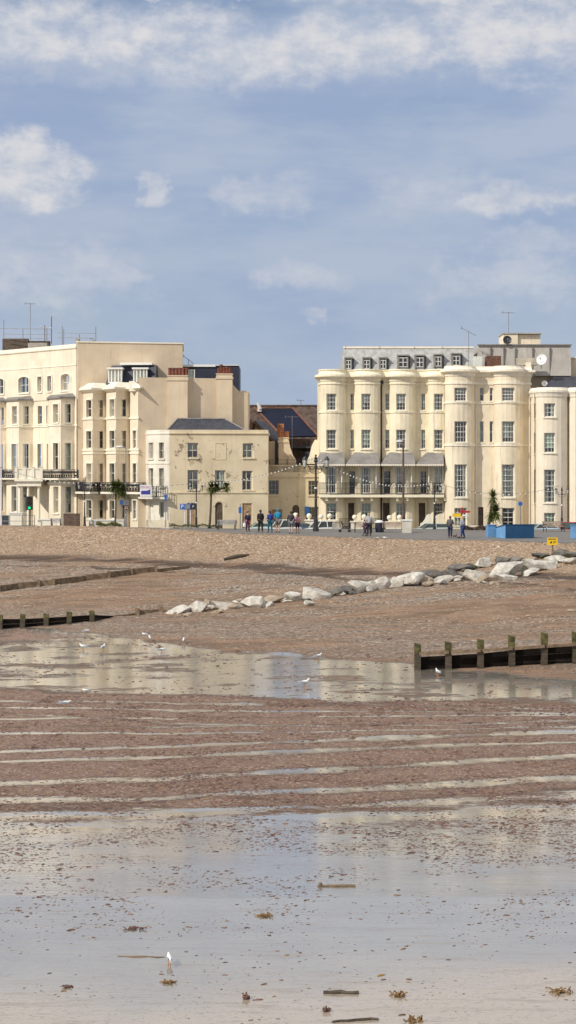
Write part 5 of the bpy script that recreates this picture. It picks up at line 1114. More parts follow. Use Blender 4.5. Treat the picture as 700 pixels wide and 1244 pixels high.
# ---------------- palms ----------------
def palm(u,Y,vb,heads,label,z0,trunks,r0=.09):
    e=empty('palm_tree',(X(u,Y),Y,z0),label,'palm tree'); r=random.Random(int(u))
    c=MB()
    for (ua,va,ub_,vb_) in trunks:
        pts=[];n=7
        for i in range(n): t=i/(n-1); pts.append((X(ua+(ub_-ua)*t+.3*math.sin(t*5),Y),Y+.05*math.sin(t*4),(z0 if va is None else Z(va,Y))*(1-t)+Z(vb_,Y)*t))
        c.tube(pts,[r0*(1.25-.45*i/(n-1)) for i in range(n)],8)
    c.build('trunk',M['palmtrunk'],e,smooth=True)
    c=MB()
    for (uh,vh,R,n,up) in heads:
        cx,cz=X(uh,Y),Z(vh,Y)
        for i in range(n):
            az=r.uniform(0,2*math.pi); el=r.uniform(-.9,1.45)*up if i%4 else r.uniform(.3,1.4); L=R*r.uniform(.6,1.1); d=Vector((math.cos(az)*math.cos(el),math.sin(az)*math.cos(el),math.sin(el)))
            s=d.cross(Vector((0,0,1))); s=s.normalized() if s.length>.01 else Vector((1,0,0)); w=.045; p=Vector((cx,Y,cz)); vs=[]
            for k in range(5):
                t=k/4; q=p+d*L*t+Vector((0,0,-.28*L*t*t)); ww=w*(1-.85*t)*(1 if k else .6); vs+=[q-s*ww,q+s*ww]
            c.add(vs,[(2*k,2*k+2,2*k+3,2*k+1) for k in range(4)])
    c.build('crown',M['leaf'],e,fix=False)
    c=MB()
    for (uh,vh,R,n,up) in heads:
        cx,cz=X(uh,Y),Z(vh,Y)
        for i in range(n//4):
            az=r.uniform(0,2*math.pi); L=R*r.uniform(.4,.7); d=Vector((math.cos(az)*.45,math.sin(az)*.45,-.9)); s=Vector((-d.y,d.x,0)).normalized()*.02; p=Vector((cx,Y,cz-.05)); c.add([p-s,p+d*L*.5-s,p+d*L,p+d*L*.5+s,p+s],[(0,1,2,3,4)])
    c.build('dead_leaves',M['dryleaf'],e,fix=False)
palm(139.5,149.5,640,[(143,592,1.1,330,1),(149,597,1.0,200,1),(138,591,.95,170,1)],'bushy palm with thin trunk in front of the zigzag bays',.03,[(139.3,None,141.5,596)],.07)
palm(254.5,148.5,640,[(257,592,.95,300,1),(263,591,.8,150,1),(275,591,.82,230,.9)],'palm with two dark heads before the buff building arched door',.03,[(254.3,None,257.5,594),(256.5,598,274.5,592)],.09)
palm(594,143.5,645,[(599,604,1.05,230,1.2),(602,622,1.25,330,1),(598,628,.9,120,1)],'spiky palm beside the blue beach huts',.03,[(592.5,None,599,606),(593.5,636,600,624)],.12)
# ---------------- traffic light and signs ----------------
e=empty('traffic_light',(X(36.5,151),151,.03),'black traffic light showing green before the ivory portico','traffic light'); x=X(36.5,151)
c=MB(); c.tube([(x,151,.03),(x,151,Z(603,151))],.055,8); c.build('pole',M['iron'],e)
c=MB(); c.box(x-.3,x+.3,150.7,150.9,Z(619.5,151),Z(603,151)); hd_=c.build('housing',M['iron'],e)
for v,m in ((606,M['dwood']),(611.2,M['dwood']),(616.8,None)):
    if m is None:
        m=bpy.data.materials.new('green_signal'); m.use_nodes=True; b=m.node_tree.nodes['Principled BSDF']; b.inputs['Base Color'].default_value=(.0,.5,.2,1); b.inputs['Emission Color'].default_value=(.0,1,.35,1); b.inputs['Emission Strength'].default_value=.9
    c=MB(); c.prism([(x+.13*math.cos(t*math.pi/6),Z(v,151)+.13*math.sin(t*math.pi/6)) for t in range(12)],150.66,150.698); c.build('lens',m,hd_)
    c=MB(); c.prism([(x+.16*math.cos(t*math.pi/8),Z(v,151)+.16*math.sin(t*math.pi/8)) for t in range(9)]+[(x+.14*math.cos(t*math.pi/8),Z(v,151)+.14*math.sin(t*math.pi/8)) for t in range(8,-1,-1)],150.5,150.697); c.build('visor',M['iron'],hd_)
c=MB(); c.box(x-.52,x-.32,150.72,150.86,Z(604,151),Z(601,151)); c.build('sensor',M['iron'],e)
def signpost(u,Y,vt,label,panels,cat='sign',z0=.03,poles=None,pm=None):
    e=empty('sign_post',(X(u,Y),Y,z0),label,cat)
    for up in (poles or [u]): c=MB(); c.tube([(X(up,Y),Y,z0),(X(up,Y),Y,Z(vt,Y))],.04,6); c.build('pole',pm or M['galv'],e)
    for k in panels:
        shp,u0,u1,v0,v1,m=k[:6]; y=Y-.08
        c=MB(); 
        if shp=='r': c.box(X(u0,y),X(u1,y),y-.02,y+.02,Z(v1,y),Z(v0,y))
        else:
            cx,cz,r=(X(u0,y)+X(u1,y))/2,Z((v0+v1)/2,y),(X(u1,y)-X(u0,y))/2; c.prism([(cx+r*math.cos(t*math.pi/10),cz+r*math.sin(t*math.pi/10)) for t in range(20)],y-.02,y+.02)
        p=c.build('panel',m,e)
        if len(k)>6:
            for (tx,tu,tv,ts,tm) in k[6]: text(tx,p,(X(tu,y),y-.03,Z(tv,y)),ts,tm)
    return e
signpost(230,148.8,611.5,'grey and blue parking direction sign on two white poles',[('r',218.8,238.5,612,619,M['signblue'],[('P',221.5,615.5,.5,M['signwhite'])]),('r',224.5,231,612.8,618.2,M['galv']),('r',231.6,238.2,612.3,618.7,M['iron'],[('↑' if False else 'P',234.8,615.5,.3,M['signwhite'])])],poles=[224.5,231.5],pm=M['signwhite'])
for pn in [o for o in bpy.data.objects if o.name.startswith('panel')][-2:]: pn.location.y-=.045
signpost(201.5,149.5,600,'narrow blue sign high on a thin pole by the corner',[('r',200,202.9,601,607.5,M['signblue'])])
signpost(151.3,149.7,606,'blue and white direction sign with round plate under a palm',[('r',145.2,157,607.2,613.5,M['galv'],[]),('r',146,149.2,608,612.8,M['signblue'],[]),('c',150.5,156.5,613.9,619.9,M['rust'],[('23',153.5,616.9,.3,M['signwhite'])])])
pn=[o for o in bpy.data.objects if o.name.startswith('panel')][-2]; pn.location.y-=.045
signpost(292,146.5,612,'small blue parking plate on a pole beside the bench',[('r',290,293.6,616,623.5,M['signblue'],[])])
signpost(632.3,143,609,'round blue sign on a pole above the deep blue hut',[('c',629.6,635,609.3,614.7,M['signblue'],[])])
# red finger post
e=empty('finger_post',(X(561,140.5),140.5,.03),'red and yellow finger signpost beside the walking couple','sign'); x=X(561.5,140.5)
c=MB(); c.tube([(x,140.5,.03),(x,140.5,Z(618,140.5))],.06,8); c.ell((x,140.5,Z(617.5,140.5)),(.1,.1,.1),8,6); c.build('pole',M['red'],e)
for (u0,u1,v0,v1,m) in ((562.5,572,620.5,623,M['red']),(561.5,569,625,627,M['signwhite']),(549,560,623.8,628,M['yellow']),(556,560.5,620.5,622.8,M['red'])):
    c=MB(); y=140.4; s=1 if u0>560 else -1; a,b=(u0,u1) if s>0 else (u1,u0); zc_=(Z(v0,y)+Z(v1,y))/2; c.prism([(X(a,y),Z(v1,y)),(X(b,y)-s*.12,Z(v1,y)),(X(b,y),zc_),(X(b,y)-s*.12,Z(v0,y)),(X(a,y),Z(v0,y))],y-.02,y+.02); c.build('finger',m,e)
# yellow notice on the beach
Yw=113; gx,gy,gz=ground(671.5,676); Yw=gy; e=empty('warning_sign',(gx,gy,gz),'yellow warning notice on a wooden post above the rocks','sign')
c=MB(); c.box(gx-.05,gx+.05,gy-.05,gy+.05,gz-.3,Z(653,gy)); c.build('post',M['drytimber'],e)
c=MB(); c.box(X(664.6,gy),X(677.3,gy),gy-.09,gy-.055,Z(662.2,gy),Z(653,gy)); p=c.build('panel',M['yellow'],e)
c=MB(); y=gy-.095
c.box(X(666,y),X(675.8,y),y-.008,y,Z(655.3,y),Z(654.4,y)); c.prism([(X(668.3,y),Z(660,y)),(X(671,y),Z(660,y)),(X(669.6,y),Z(656.6,y))],y-.008,y); c.box(X(672,y),X(675.6,y),y-.008,y,Z(658,y),Z(657.4,y)); c.box(X(672,y),X(675,y),y-.008,y,Z(659.7,y),Z(659.1,y)); c.build('markings',M['blacktxt'],p)
# ---------------- benches ----------------
def bench(u,Y,w,label,frame,slat,z0=.03,yaw=0):
    e=empty('bench',(X(u,Y),Y,z0),label,'bench','promenade benches',yaw)
    for s in (-1,1):
        c=MB(); x=s*(w/2-.1); c.tube([(x,-.28,0),(x,-.24,.42),(x,-.28,.62),(x,.1,.64)],.035,6); c.tube([(x,.25,0),(x,.2,.42),(x,.32,.85)],.035,6); c.tube([(x,-.26,.4),(x,.22,.4)],.03,6); local(c.build('end_frame',frame),e)
    c=MB()
    for i in range(5): c.box(-w/2,w/2,-.26+i*.1,-.18+i*.1,.42,.45)
    local(c.build('seat',slat),e); c=MB()
    for i in range(4): c.box(-w/2,w/2,.22+i*.025,.245+i*.025,.5+i*.1,.58+i*.1)
    local(c.build('backrest',slat),e)
bench(275.5,145,1.75,'bench with pale grey slats before the buff building arched door',M['green_iron'],M['greyslat'],yaw=math.pi+.25)
bench(441.5,138.6,1.6,'tan slatted bench behind the walker in white',M['iron'],M['slat'],yaw=math.pi)
bench(477.5,138.4,1.8,'tan slatted bench between the dark bin and white plinth',M['iron'],M['slat'],yaw=math.pi)
bench(673,140,1.9,'tan slatted bench at the right between the blue huts',M['iron'],M['slat'],yaw=.3)
bench(68.5,150,1.0,'small dark bench at the left beside the brown slatted box',M['iron'],M['greyslat'],yaw=math.pi)
e=empty('slatted_box',(X(87.5,151),151,.03),'brown slatted storage box left of the small lamp','box'); c=MB()
for i in range(6): zz=.05+i*.2; c.box(X(78,151),X(97,151),150.6,151.2,zz,zz+.18)
c.build('slats',M['brown'],e); c=MB(); c.box(X(77.6,151),X(97.4,151),150.55,151.25,1.255,1.32); c.build('lid',M['brown'],e)
# bins
e=empty('litter_bin',(X(461,139),139,.03),'dark navy litter bin with white lid between two benches','bin'); x=X(461,139); c=MB(); c.lathe([(.3,0),(.34,.1),(.36,.75),(.32,.8)],(x,139,.03),14); c.build('body',M['navy'],e); c=MB(); c.lathe([(.37,.0),(.37,.08),(.2,.2),(.02,.22)],(x,139,.835),14); c.build('lid',M['signwhite'],e)
e=empty('pushchair',(X(420,139.5),139.5,.03),'dark folded pushchair frame left of the tan bench','pushchair')
c=MB(); x=X(420,139.5); c.tube([(x-.5,139.4,.15),(x+.35,139.4,.85)],.025,6); c.tube([(x+.3,139.4,.15),(x-.45,139.4,.95)],.025,6); c.tube([(x-.45,139.6,.95),(x-.45,139.2,.95)],.025,6); c.build('frame',M['iron'],e)
c=MB(); c.box(x-.25,x+.2,139.2,139.6,.42,.5); c.prism([(x-.3,.5),(x-.22,.5),(x-.3,.95),(x-.4,.95)],139.2,139.6); c.build('seat',M['navy'],e)
for dx in (-.48,.3):
    c=MB(); c.tube([(x+dx,139.15,.13),(x+dx,139.2,.13)],.13,12); c.build('wheel',M['rubber'],e)
# ---------------- beach huts ----------------
def hut(x0,x1,y0,y1,h0,h1,label,mfront,mside,name='beach_hut',ridge=.5):
    e=empty(name,((x0+x1)/2,(y0+y1)/2,.03),label,'beach hut'); z0=.03
    c=MB(); c.cur=1
    n=7; zt0=h0
    # body with lapped boards, front (-x side) and long side (-y side)
    for i in range(n):
        za=z0+(zt0-z0)*i/n; zb2=z0+(zt0-z0)*(i+1)/n-.012; c.cur=0; c.box(x0,x0+.03,y0+.002,y1-.002,za,zb2); c.cur=1; c.box(x0+.032,x1,y0,y0+.03,za,zb2)
    c.cur=1; c.box(x0+.031,x1-.01,y0+.031,y1,z0,zt0-.02); c.build('boards',[mfront,mside],e)
    ym=(y0+y1)/2
    g=MB(); g.prism([(y0,zt0),(y1,zt0),(ym,h1)],x0+.01,x1-.02,'x'); g.build('gable',mfront,e)
    r=MB(); 
    for s in (-1,1):
        ya=y0-.08 if s<0 else y1+.08; v=[Vector((x0-.06,ya,zt0-.03)),Vector((x1+.06,ya,zt0-.03)),Vector((x1+.06,ym,h1+.03)),Vector((x0-.06,ym,h1+.03))]; r.add(v+[p+Vector((0,0,.05)) for p in v],[(0,1,2,3),(4,5,6,7),(0,1,5,4),(1,2,6,5),(2,3,7,6),(3,0,4,7)])
    r.build('roof',mside,e)
    d=MB(); d.box(x0-.03,x0-.003,ym-.4,ym+.4,z0+.1,zt0-.1); d.build('door',mfront,e)
yH=127.0
def zv(v,Y): return Z(v,Y)
hut2=None
e1=empty('beach_hut',(X(622,126),126,.03),'deep blue beach hut with long side and pale blue gable','beach hut')
def hutmesh(e,pf,ps,m1,m2,zt1,zt2,z0=.03):
    pass
# footprint corners in plan: left-back, left-front corner (near), right-front
def oblique_hut(label,A,Bc,Cc_,za,zb,mf,ms,e=None):
    # A->Bc is the gable front (facing left), Bc->Cc_ is the long side (facing the sea)
    e=e or empty('beach_hut',(Bc[0],Bc[1],.03),label,'beach hut'); z0=-.1
    A,Bv,Cv=Vector(A),Vector(Bc),Vector(Cc_); Dv=A+(Cv-Bv); n=7
    def face(p,q,zl,zr,m,nm,rid=None):
        c=MB(); d=(q-p); nrm=Vector((d.y,-d.x)).normalized()
        for i in range(n):
            t0,t1=i/n,(i+.97)/n; o=.02+.012
            pts=[(p.x+nrm.x*o,p.y+nrm.y*o,z0+(zl-z0)*t0),(q.x+nrm.x*o,q.y+nrm.y*o,z0+(zr-z0)*t0),(q.x+nrm.x*.02,q.y+nrm.y*.02,z0+(zr-z0)*t1),(p.x+nrm.x*.02,p.y+nrm.y*.02,z0+(zl-z0)*t1)]
            bk=[(a-nrm.x*.05,b-nrm.y*.05,z) for a,b,z in pts]; c.add(pts+bk,[(0,1,2,3),(0,4,5,1),(3,2,6,7),(1,5,6,2),(0,3,7,4)])
        return c.build(nm,m,e)
    face(A,Bv,za,zb,mf,'front_boards'); face(Bv,Cv,zb,zb,ms,'side_boards')
    c=MB(); vs=[(A.x,A.y),(Bv.x,Bv.y),(Cv.x,Cv.y),(Dv.x,Dv.y)]; zz=[za,zb,zb,za]
    c.add([(p[0],p[1],z0) for p in vs]+[(p[0],p[1],z-.03) for p,z in zip(vs,zz)],[(0,1,5,4),(1,2,6,5),(2,3,7,6),(3,0,4,7)]); c.build('carcass',ms,e)
    c=MB(); o=.1; cen=(A+Cv)/2; vv=[]
    for p,z in zip([A,Bv,Cv,Dv],zz): d=(p-cen).normalized()*o; vv.append((p.x+d.x,p.y+d.y,z-.01))
    c.add(vv+[(a,b,z+.06) for a,b,z in vv],[(0,1,2,3),(4,5,6,7),(0,1,5,4),(1,2,6,5),(2,3,7,6),(3,0,4,7)]); c.build('roof',ms,e)
    return e
def pt(u,Y): return (X(u,Y),Y)
oblique_hut('',pt(603.3,127.6),pt(614.3,125.6),pt(648.8,125.9),Z(641,127.6),Z(637.6,125.6),M['hutlight'],M['hutdark'],e1)
e1.location=(0,0,0) if False else e1.location
oblique_hut('pale blue beach hut left of the deep blue one',pt(590.5,129.4),pt(592.8,127.9),pt(603.3,128.1),Z(639.5,129.5),Z(637.9,128),M['hutlight'],M['hutlight'])
oblique_hut('pale blue beach hut cut off by the right edge',pt(693.5,126.6),pt(694.8,125.4),pt(716,125.6),Z(639,126.5),Z(638,125.4),M['hutlight'],M['hutlight'])
# ---------------- cars ----------------
def paint(name,c): return mat(name,c,.25,.02,1)
def car(u,Y,label,col,yaw=0,L=4.0,H=1.45,zr=-.8,est=False):
    e=empty('parked_car',(X(u,Y),Y,zr),label,'car','cars parked behind the promenade',yaw); pm=paint('car_paint_%d'%int(u),col); Wd=1.68
    # body: cross sections along x
    xs=[-L/2,-L/2+.15,-L/2+.9,-L*.16,L*.0,L*.25,L*.38 if not est else L*.47,L/2-.05,L/2]
    sill=.28; belt=[.55,.72,.82,.90,.92,.93,.92,.85,.5]; wd=[.62,.78,.84,.84,.84,.84,.82,.76,.6]
    c=MB(); vs=[];fs=[]
    for i,x in enumerate(xs):
        w=wd[i]; b=belt[i]; s=.3 if i in(0,len(xs)-1) else .22; vs+=[(x,-w*.9,s),(x,-w,s+.18),(x,-w,b-.12),(x,-w*.93,b),(x,w*.93,b),(x,w,b-.12),(x,w,s+.18),(x,w*.9,s)]
    for i in range(len(xs)-1):
        for k in range(8): fs.append((i*8+k,i*8+(k+1)%8,(i+1)*8+(k+1)%8,(i+1)*8+k))
    fs+=[tuple(range(8)),tuple((len(xs)-1)*8+k for k in range(8))]
    c.add(vs,fs); bo=local(c.build('body',pm,smooth=False),e)
    # cabin
    cx=[-L*.2,-L*.06,L*.26 if not est else L*.36,L*.41 if not est else L*.47]; base=.9
    roof=MB(); t=.05; a=[(cx[1],-.62,H),(cx[2],-.6,H-.02),(cx[2],.6,H-.02),(cx[1],.62,H)]
    roof.add([(p[0],p[1],p[2]-t) for p in a]+[(p[0]*.98+.0,p[1]*.9,p[2]+.0) for p in a],[(4,5,6,7),(0,1,5,4),(1,2,6,5),(2,3,7,6),(3,0,4,7),(0,1,2,3)]); 
    for (p,q) in (((cx[0],-.76,base),(cx[1],-.61,H-.03)),((cx[0],.76,base),(cx[1],.61,H-.03)),((cx[3],-.74,base),(cx[2],-.59,H-.05)),((cx[3],.74,base),(cx[2],.59,H-.05)),((L*.1,-.78,base),(L*.1,-.62,H-.03)),((L*.1,.78,base),(L*.1,.62,H-.03))): roof.tube([p,q],.04,6)
    local(roof.build('roof',pm),e)
    g=MB(); q=[(cx[0],-.75,base),(cx[3],-.73,base),(cx[2],-.585,H-.05),(cx[1],-.6,H-.05)]; r=[(x,-y,z) for x,y,z in q]
    g.add(q+r,[(0,1,2,3),(4,7,6,5),(0,3,7,4),(1,5,6,2)]); local(g.build('windows',M['carglass']),e)
    for x in (-L*.31,L*.3):
        for s in (-1,1):
            wm=MB(); wm.tube([(x,s*.66,.31),(x,s*.85,.31)],.31,16); w_=local(wm.build('wheel',M['rubber']),e); h=MB(); h.tube([(x,s*.852,.31),(x,s*.87,.31)],.19,12); ho=h.build('rim',M['galv']); local(ho,w_)
    for s in (-1,1):
        h=MB(); h.ell((-L/2+.1,s*.6,.62),(.1,.16,.1),8,6); local(h.build('headlight',M['signwhite']),e)
        h=MB(); h.ell((L/2-.06,s*.62,.7),(.06,.12,.14),8,6); local(h.build('tail_light',M['red']),e)
    return e
m=bpy.data.materials.new('car_glass'); m.use_nodes=True; b=m.node_tree.nodes['Principled BSDF']; b.inputs['Base Color'].default_value=(.05,.065,.06,1); b.inputs['Roughness'].default_value=.06; M['carglass']=m
car(389,149.3,'white small car behind the tall lamp foot',(.75,.75,.72),0.5,3.6,1.5)
car(314,151.0,'pale green car behind the walkers on the left',(.45,.55,.50),.1,3.4,1.28)
car(343,149.7,'white car behind the man in a bright blue shirt',(.72,.72,.72),.5,3.5,1.6)
car(362,150.6,'dark blue grey car behind the girl in pink',(.08,.10,.16),.2,3.2,1.25)
car(522,148.6,'silver estate car beside the fourth yellow house',(.45,.50,.49),.2,4.1,1.3,est=True)
car(655,147.3,'pale blue car behind the right blue hut',(.45,.58,.68),.3,3.9,1.3)
car(692,147,'red car at the right edge behind the bench',(.45,.02,.06),math.pi/2,3.8,1.45)
car(-2,160,'dark car at the left edge before the ivory building',(.05,.055,.06),.2,3.8,1.5,zr=-.6)
# ---------------- people ----------------
def skin_mesh(name,verts,edges,radii,m,root=0,sub=1):
    me=bpy.data.meshes.new(name); me.from_pydata(verts,edges,[]); o=bpy.data.objects.new(name,me); C.objects.link(o)
    o.modifiers.new('skin','SKIN'); 
    for i,r in enumerate(radii): d=me.skin_vertices[0].data[i]; d.radius=(r,r) if not isinstance(r,tuple) else r; d.use_root=(i==root)
    sb=o.modifiers.new('sub','SUBSURF'); sb.levels=sub; sb.render_levels=sub
    dg=bpy.context.evaluated_depsgraph_get(); dg.update(); m2=bpy.data.meshes.new_from_object(o.evaluated_get(dg)); m2.materials.clear(); m2.materials.append(m)
    m2.polygons.foreach_set('use_smooth',[True]*len(m2.polygons)); bpy.data.objects.remove(o); n=bpy.data.objects.new(name,m2); C.objects.link(n); return n
SK=mat('skin',(.55,.33,.23),.6,.05)
def person(u,vf,H,label,top,legs,hair,face=1,stride=.22,phase=1,shorts=False,skirt=False,elbow=.3,lean=.03,bag=None,cap=None,shirt_long=True,hz=None,wide=1.0):
    z0=.03; Y=(CAMZ-z0)*F/(vf-HV) ; x=X(u,Y); k=H/1.75
    e=empty('person',(x,Y,z0),label,'person','people walking on the promenade',0 if face==0 else (math.pi/2*(-face)))
    # local frame: figure faces -y ; yaw turns it
    V=[];E=[];R=[]
    def add(p,r,par=None): V.append((p[0]*k,p[1]*k,p[2]*k)); R.append(r*k); i=len(V)-1; (E.append((par,i)) if par is not None else None); return i
    pel=add((0,0,.93),.15); sp=add((0,-lean,1.15),.135,pel); chs=add((0,-lean*1.5,1.36),.15,sp); nk=add((0,-lean*2,1.48),.062,chs); hd=add((0,-lean*2-.02,1.60),.092,nk); ht=add((0,-lean*2-.01,1.70),.075,hd)
    J={}
    for s in (-1,1):
        st_=stride*s*phase; hp=add((s*.10,0,.88),.10,pel); kn=add((s*.10,-st_*.55-.03,.50),.062,hp); an=add((s*.10,-st_+.02,.09),.042,kn); to=add((s*.11,-st_-.13,.035),.035,an); J[s]=(hp,kn,an,to)
        sh=add((s*.19,-lean*1.5,1.40),.062,chs); el=add((s*.25,st_*.35+.03,1.13),.044,sh); wr=add((s*.25,st_*.75-.08-elbow*.25,.90+elbow*.35),.030,el)
        hn=add((s*.25,st_*.85-.11-elbow*.3,.84+elbow*.38),.032,wr)
        for f_ in range(4): a=add((s*.25-.02+.013*f_,st_*.9-.12-elbow*.33,.79+elbow*.38-.004*abs(f_-1.5)),.0085,hn); add((s*.25-.02+.013*f_,st_*.9-.135-elbow*.33,.755+elbow*.38),.007,a)
        a=add((s*.22,st_*.85-.14-elbow*.3,.82+elbow*.38),.010,hn); J[(s,'a')]=(sh,el,wr)
    nose=add((0,-lean*2-.125,1.61),.016,hd)
    body=skin_mesh('body',V,E,R,SK); local(body,e)
    # face details: eyes, mouth
    c=MB()
    for s in (-1,1): c.ell((s*.032*k,(-lean*2-.10)*k,1.635*k),(.011*k,.008*k,.008*k),6,4)
    c.ell((0,(-lean*2-.10)*k,1.555*k),(.025*k,.006*k,.006*k),6,4); local(c.build('face_features',M['dwood']),body)
    def garment(name,idx,rs,m,sub=1):
        mp={j:i for i,j in enumerate(idx)}; ed=[(mp[a],mp[b]) for a,b in E if a in mp and b in mp]
        o=skin_mesh(name,[V[j] for j in idx],ed,[R[j]*q+.008 for j,q in zip(idx,rs)],m,sub=sub); local(o,e); return o
    idx=[pel,sp,chs,nk]; rs=[1.22*wide,1.25*wide,1.14*wide,1.0]
    for s in (-1,1):
        a=J[(s,'a')]; idx+=list(a) if shirt_long else list(a[:2]); rs+=[1.2,1.22,1.2][:(3 if shirt_long else 2)]
    garment('top',idx,rs,mat('cloth_%d_top'%int(u),top,.85,.1,6))
    idx=[pel];rs=[1.12]
    for s in (-1,1): a=J[s]; idx+=list(a[:2] if shorts else a[:3]); rs+=([1.15,1.35] if shorts else [1.12,1.25,1.5])
    garment('shorts' if shorts else 'trousers',idx,rs,mat('cloth_%d_legs'%int(u),legs,.85,.1,6))
    for s in (-1,1):
        an,to=J[s][2],J[s][3]; p,q=V[an],V[to]; c=MB(); c.ell(((p[0]+q[0])/2,(p[1]+q[1])/2-.0,.05*k),(.052*k,.14*k,.05*k),8,6); local(c.build('shoe',M['rubber']),e)
    c=MB(); c.ell((0,(-lean*2+.012)*k,1.665*k),(.105*k,.115*k,.10*k),10,8); c.ell((0,(-lean*2+.05)*k,1.60*k),(.092*k,.07*k,.10*k),10,6)
    if hz: c.ell((0,(-lean*2+.07)*k,1.50*k),(.07*k,.05*k,.14*k),8,6)
    local(c.build('hair' if not cap else 'cap',mat('hair_%d'%int(u),cap or hair,.8,.15,8),smooth=True),e)
    if cap: c=MB(); c.box(-.07*k,.07*k,(-lean*2-.19)*k,(-lean*2-.07)*k,1.66*k,1.68*k); local(c.build('cap_peak',mat('peak_%d'%int(u),cap)),e)
    if bag: b,side=bag; c=MB(); c.box(side*.33*k-.06,side*.33*k+.06,-.2,.12,.42*k,.75*k); c.tube([(side*.33*k,-.15,.75*k),(side*.28*k,-.08,.95*k),(side*.33*k,.08,.75*k)],.012,5); o=c.build('handbag',b); o.location=(x,Y,z0); o.rotation_euler.z=e.rotation_euler.z; tag(o,'pale carrier bag held by the walker in plum trousers','bag')
    return e
person(301,645.8,1.74,'person in navy jacket and plum trousers, leftmost walker',(.022,.02,.06),(.13,.04,.10),(.03,.02,.015),face=-.3,stride=.05,bag=(M['signwhite'],-1),wide=1.12)
person(316.7,646.8,1.90,'person in black jacket and dark trousers striding',(.012,.012,.018),(.02,.018,.02),(.03,.025,.02),face=1.85,stride=.2,wide=1.1)
person(328.3,647,1.82,'person in royal blue top and teal trousers',(.02,.05,.28),(.01,.11,.17),(.03,.02,.02),face=1.7,stride=.12,wide=1.15,elbow=.7)
person(337.8,647,2.0,'person in bright turquoise shirt, cap and grey shorts',(.01,.21,.36),(.16,.15,.14),(.1,.1,.1),face=2,stride=.1,shorts=True,cap=(.05,.2,.32),wide=1.12,shirt_long=False)
person(353.6,648.3,1.86,'person in dark jacket and shorts beside a girl in pink',(.035,.03,.04),(.16,.17,.19),(.06,.045,.03),face=2.1,stride=.06,shorts=True,wide=1.1)
person(361.7,648,1.58,'girl in pink top and dark shorts',(.55,.25,.34),(.04,.02,.05),(.18,.09,.06),face=1.9,stride=.05,shorts=True,hz=True,shirt_long=False)
person(448.6,651.4,1.84,'person in white shirt and black trousers before the tan bench',(.42,.43,.47),(.012,.012,.02),(.35,.28,.22),face=1.8,stride=.03,wide=1.05,elbow=.6)
person(443.5,651.2,1.30,'child in purple coat walking beside the person in white',(.09,.05,.11),(.07,.05,.09),(.09,.06,.05),face=.8,stride=.2,wide=1.1)
person(547,653.6,1.70,'person in grey jacket and dark jeans walking a dog',(.11,.105,.11),(.02,.025,.06),(.12,.09,.08),face=2.1,stride=.17,wide=1.18,elbow=.6)
person(562.3,654,1.68,'fair haired person in pale blue shirt and blue jeans',(.24,.30,.42),(.02,.06,.19),(.6,.42,.2),face=1,stride=.14,elbow=.8)
def dog(u,vf,L,label,c1,c2):
    Y=CAMZ*F/(vf-HV); e=empty('dog',(X(u,Y),Y,.03),label,'dog','small dogs on the promenade',.9); k=L
    V=[(.0,0,.30),(.25,0,.30),(.40,0,.38),(.50,0,.47),(.60,0,.45),(-.25,0,.31),(-.38,0,.38),(-.45,0,.46)]; E=[(0,1),(1,2),(2,3),(3,4),(0,5),(5,6),(6,7)]; R=[.09,.10,.07,.065,.035,.085,.025,.015]
    for s in (-1,1):
        i=len(V); V+=[(.25,s*.06,.22),(.27,s*.06,.11),(.27,s*.06,.02)]; E+=[(1,i),(i,i+1),(i+1,i+2)]; R+=[.045,.028,.022]
        i=len(V); V+=[(-.24,s*.06,.22),(-.20,s*.06,.15),(-.28,s*.06,.09),(-.25,s*.06,.02)]; E+=[(5,i),(i,i+1),(i+1,i+2),(i+2,i+3)]; R+=[.055,.035,.022,.022]
    o=skin_mesh('body',[(a*k,b*k,c*k) for a,b,c in V],E,[r*k for r in R],c1); local(o,e)
    c=MB(); 
    for s in (-1,1): c.prism([(.44*k,.50*k),(.50*k,.52*k),(.46*k,.60*k)],s*.04*k-.01,s*.04*k+.01)
    local(c.build('ears',c2),o); c=MB(); c.ell((.27*k,0,.22*k),(.07*k,.085*k,.07*k)); local(c.build('white_chest',M['gullw']),o)
dog(552.6,654.4,.62,'brown and white small dog beside the person in grey',mat('brown_fur',(.20,.09,.05),.9,.2),M['dwood'])
dog(557,655,.40,'tiny dark dog between the walking couple',mat('dark_fur',(.06,.045,.04),.9,.2),M['dwood'])
# ---------------- groynes ----------------
def post(e,x,y,z0,h,w=.26,m=None,lean=0,moss=True):
    c=MB(); c.add([(x-w/2,y-w/2,z0-.6),(x+w/2,y-w/2,z0-.6),(x+w/2,y+w/2,z0-.6),(x-w/2,y+w/2,z0-.6),(x-w/2+lean,y-w/2,z0+h),(x+w/2+lean,y-w/2,z0+h-.06),(x+w/2+lean,y+w/2,z0+h-.05),(x-w/2+lean,y+w/2,z0+h+.02)],[(0,3,2,1),(4,5,6,7),(0,1,5,4),(1,2,6,5),(2,3,7,6),(3,0,4,7)])
    p=c.build('post',m or M['groyne'],e)
    if moss: c=MB(); c.add([(x-w/2-.008+lean*.6,y-w/2-.008,z0+h*.62),(x+w/2+.008+lean*.6,y-w/2-.008,z0+h*.55),(x+w/2+.008+lean*.6,y+w/2,z0+h*.6),(x-w/2-.008+lean*.6,y+w/2,z0+h*.6),(x-w/2-.008+lean,y-w/2-.008,z0+h+.02),(x+w/2+.008+lean,y-w/2-.008,z0+h-.03),(x+w/2+.008+lean,y+w/2,z0+h-.03),(x-w/2-.008+lean,y+w/2,z0+h+.04)],[(4,5,6,7),(0,1,5,4),(1,2,6,5),(2,3,7,6),(3,0,4,7)]); c.build('moss_cap',M['algae'],p)
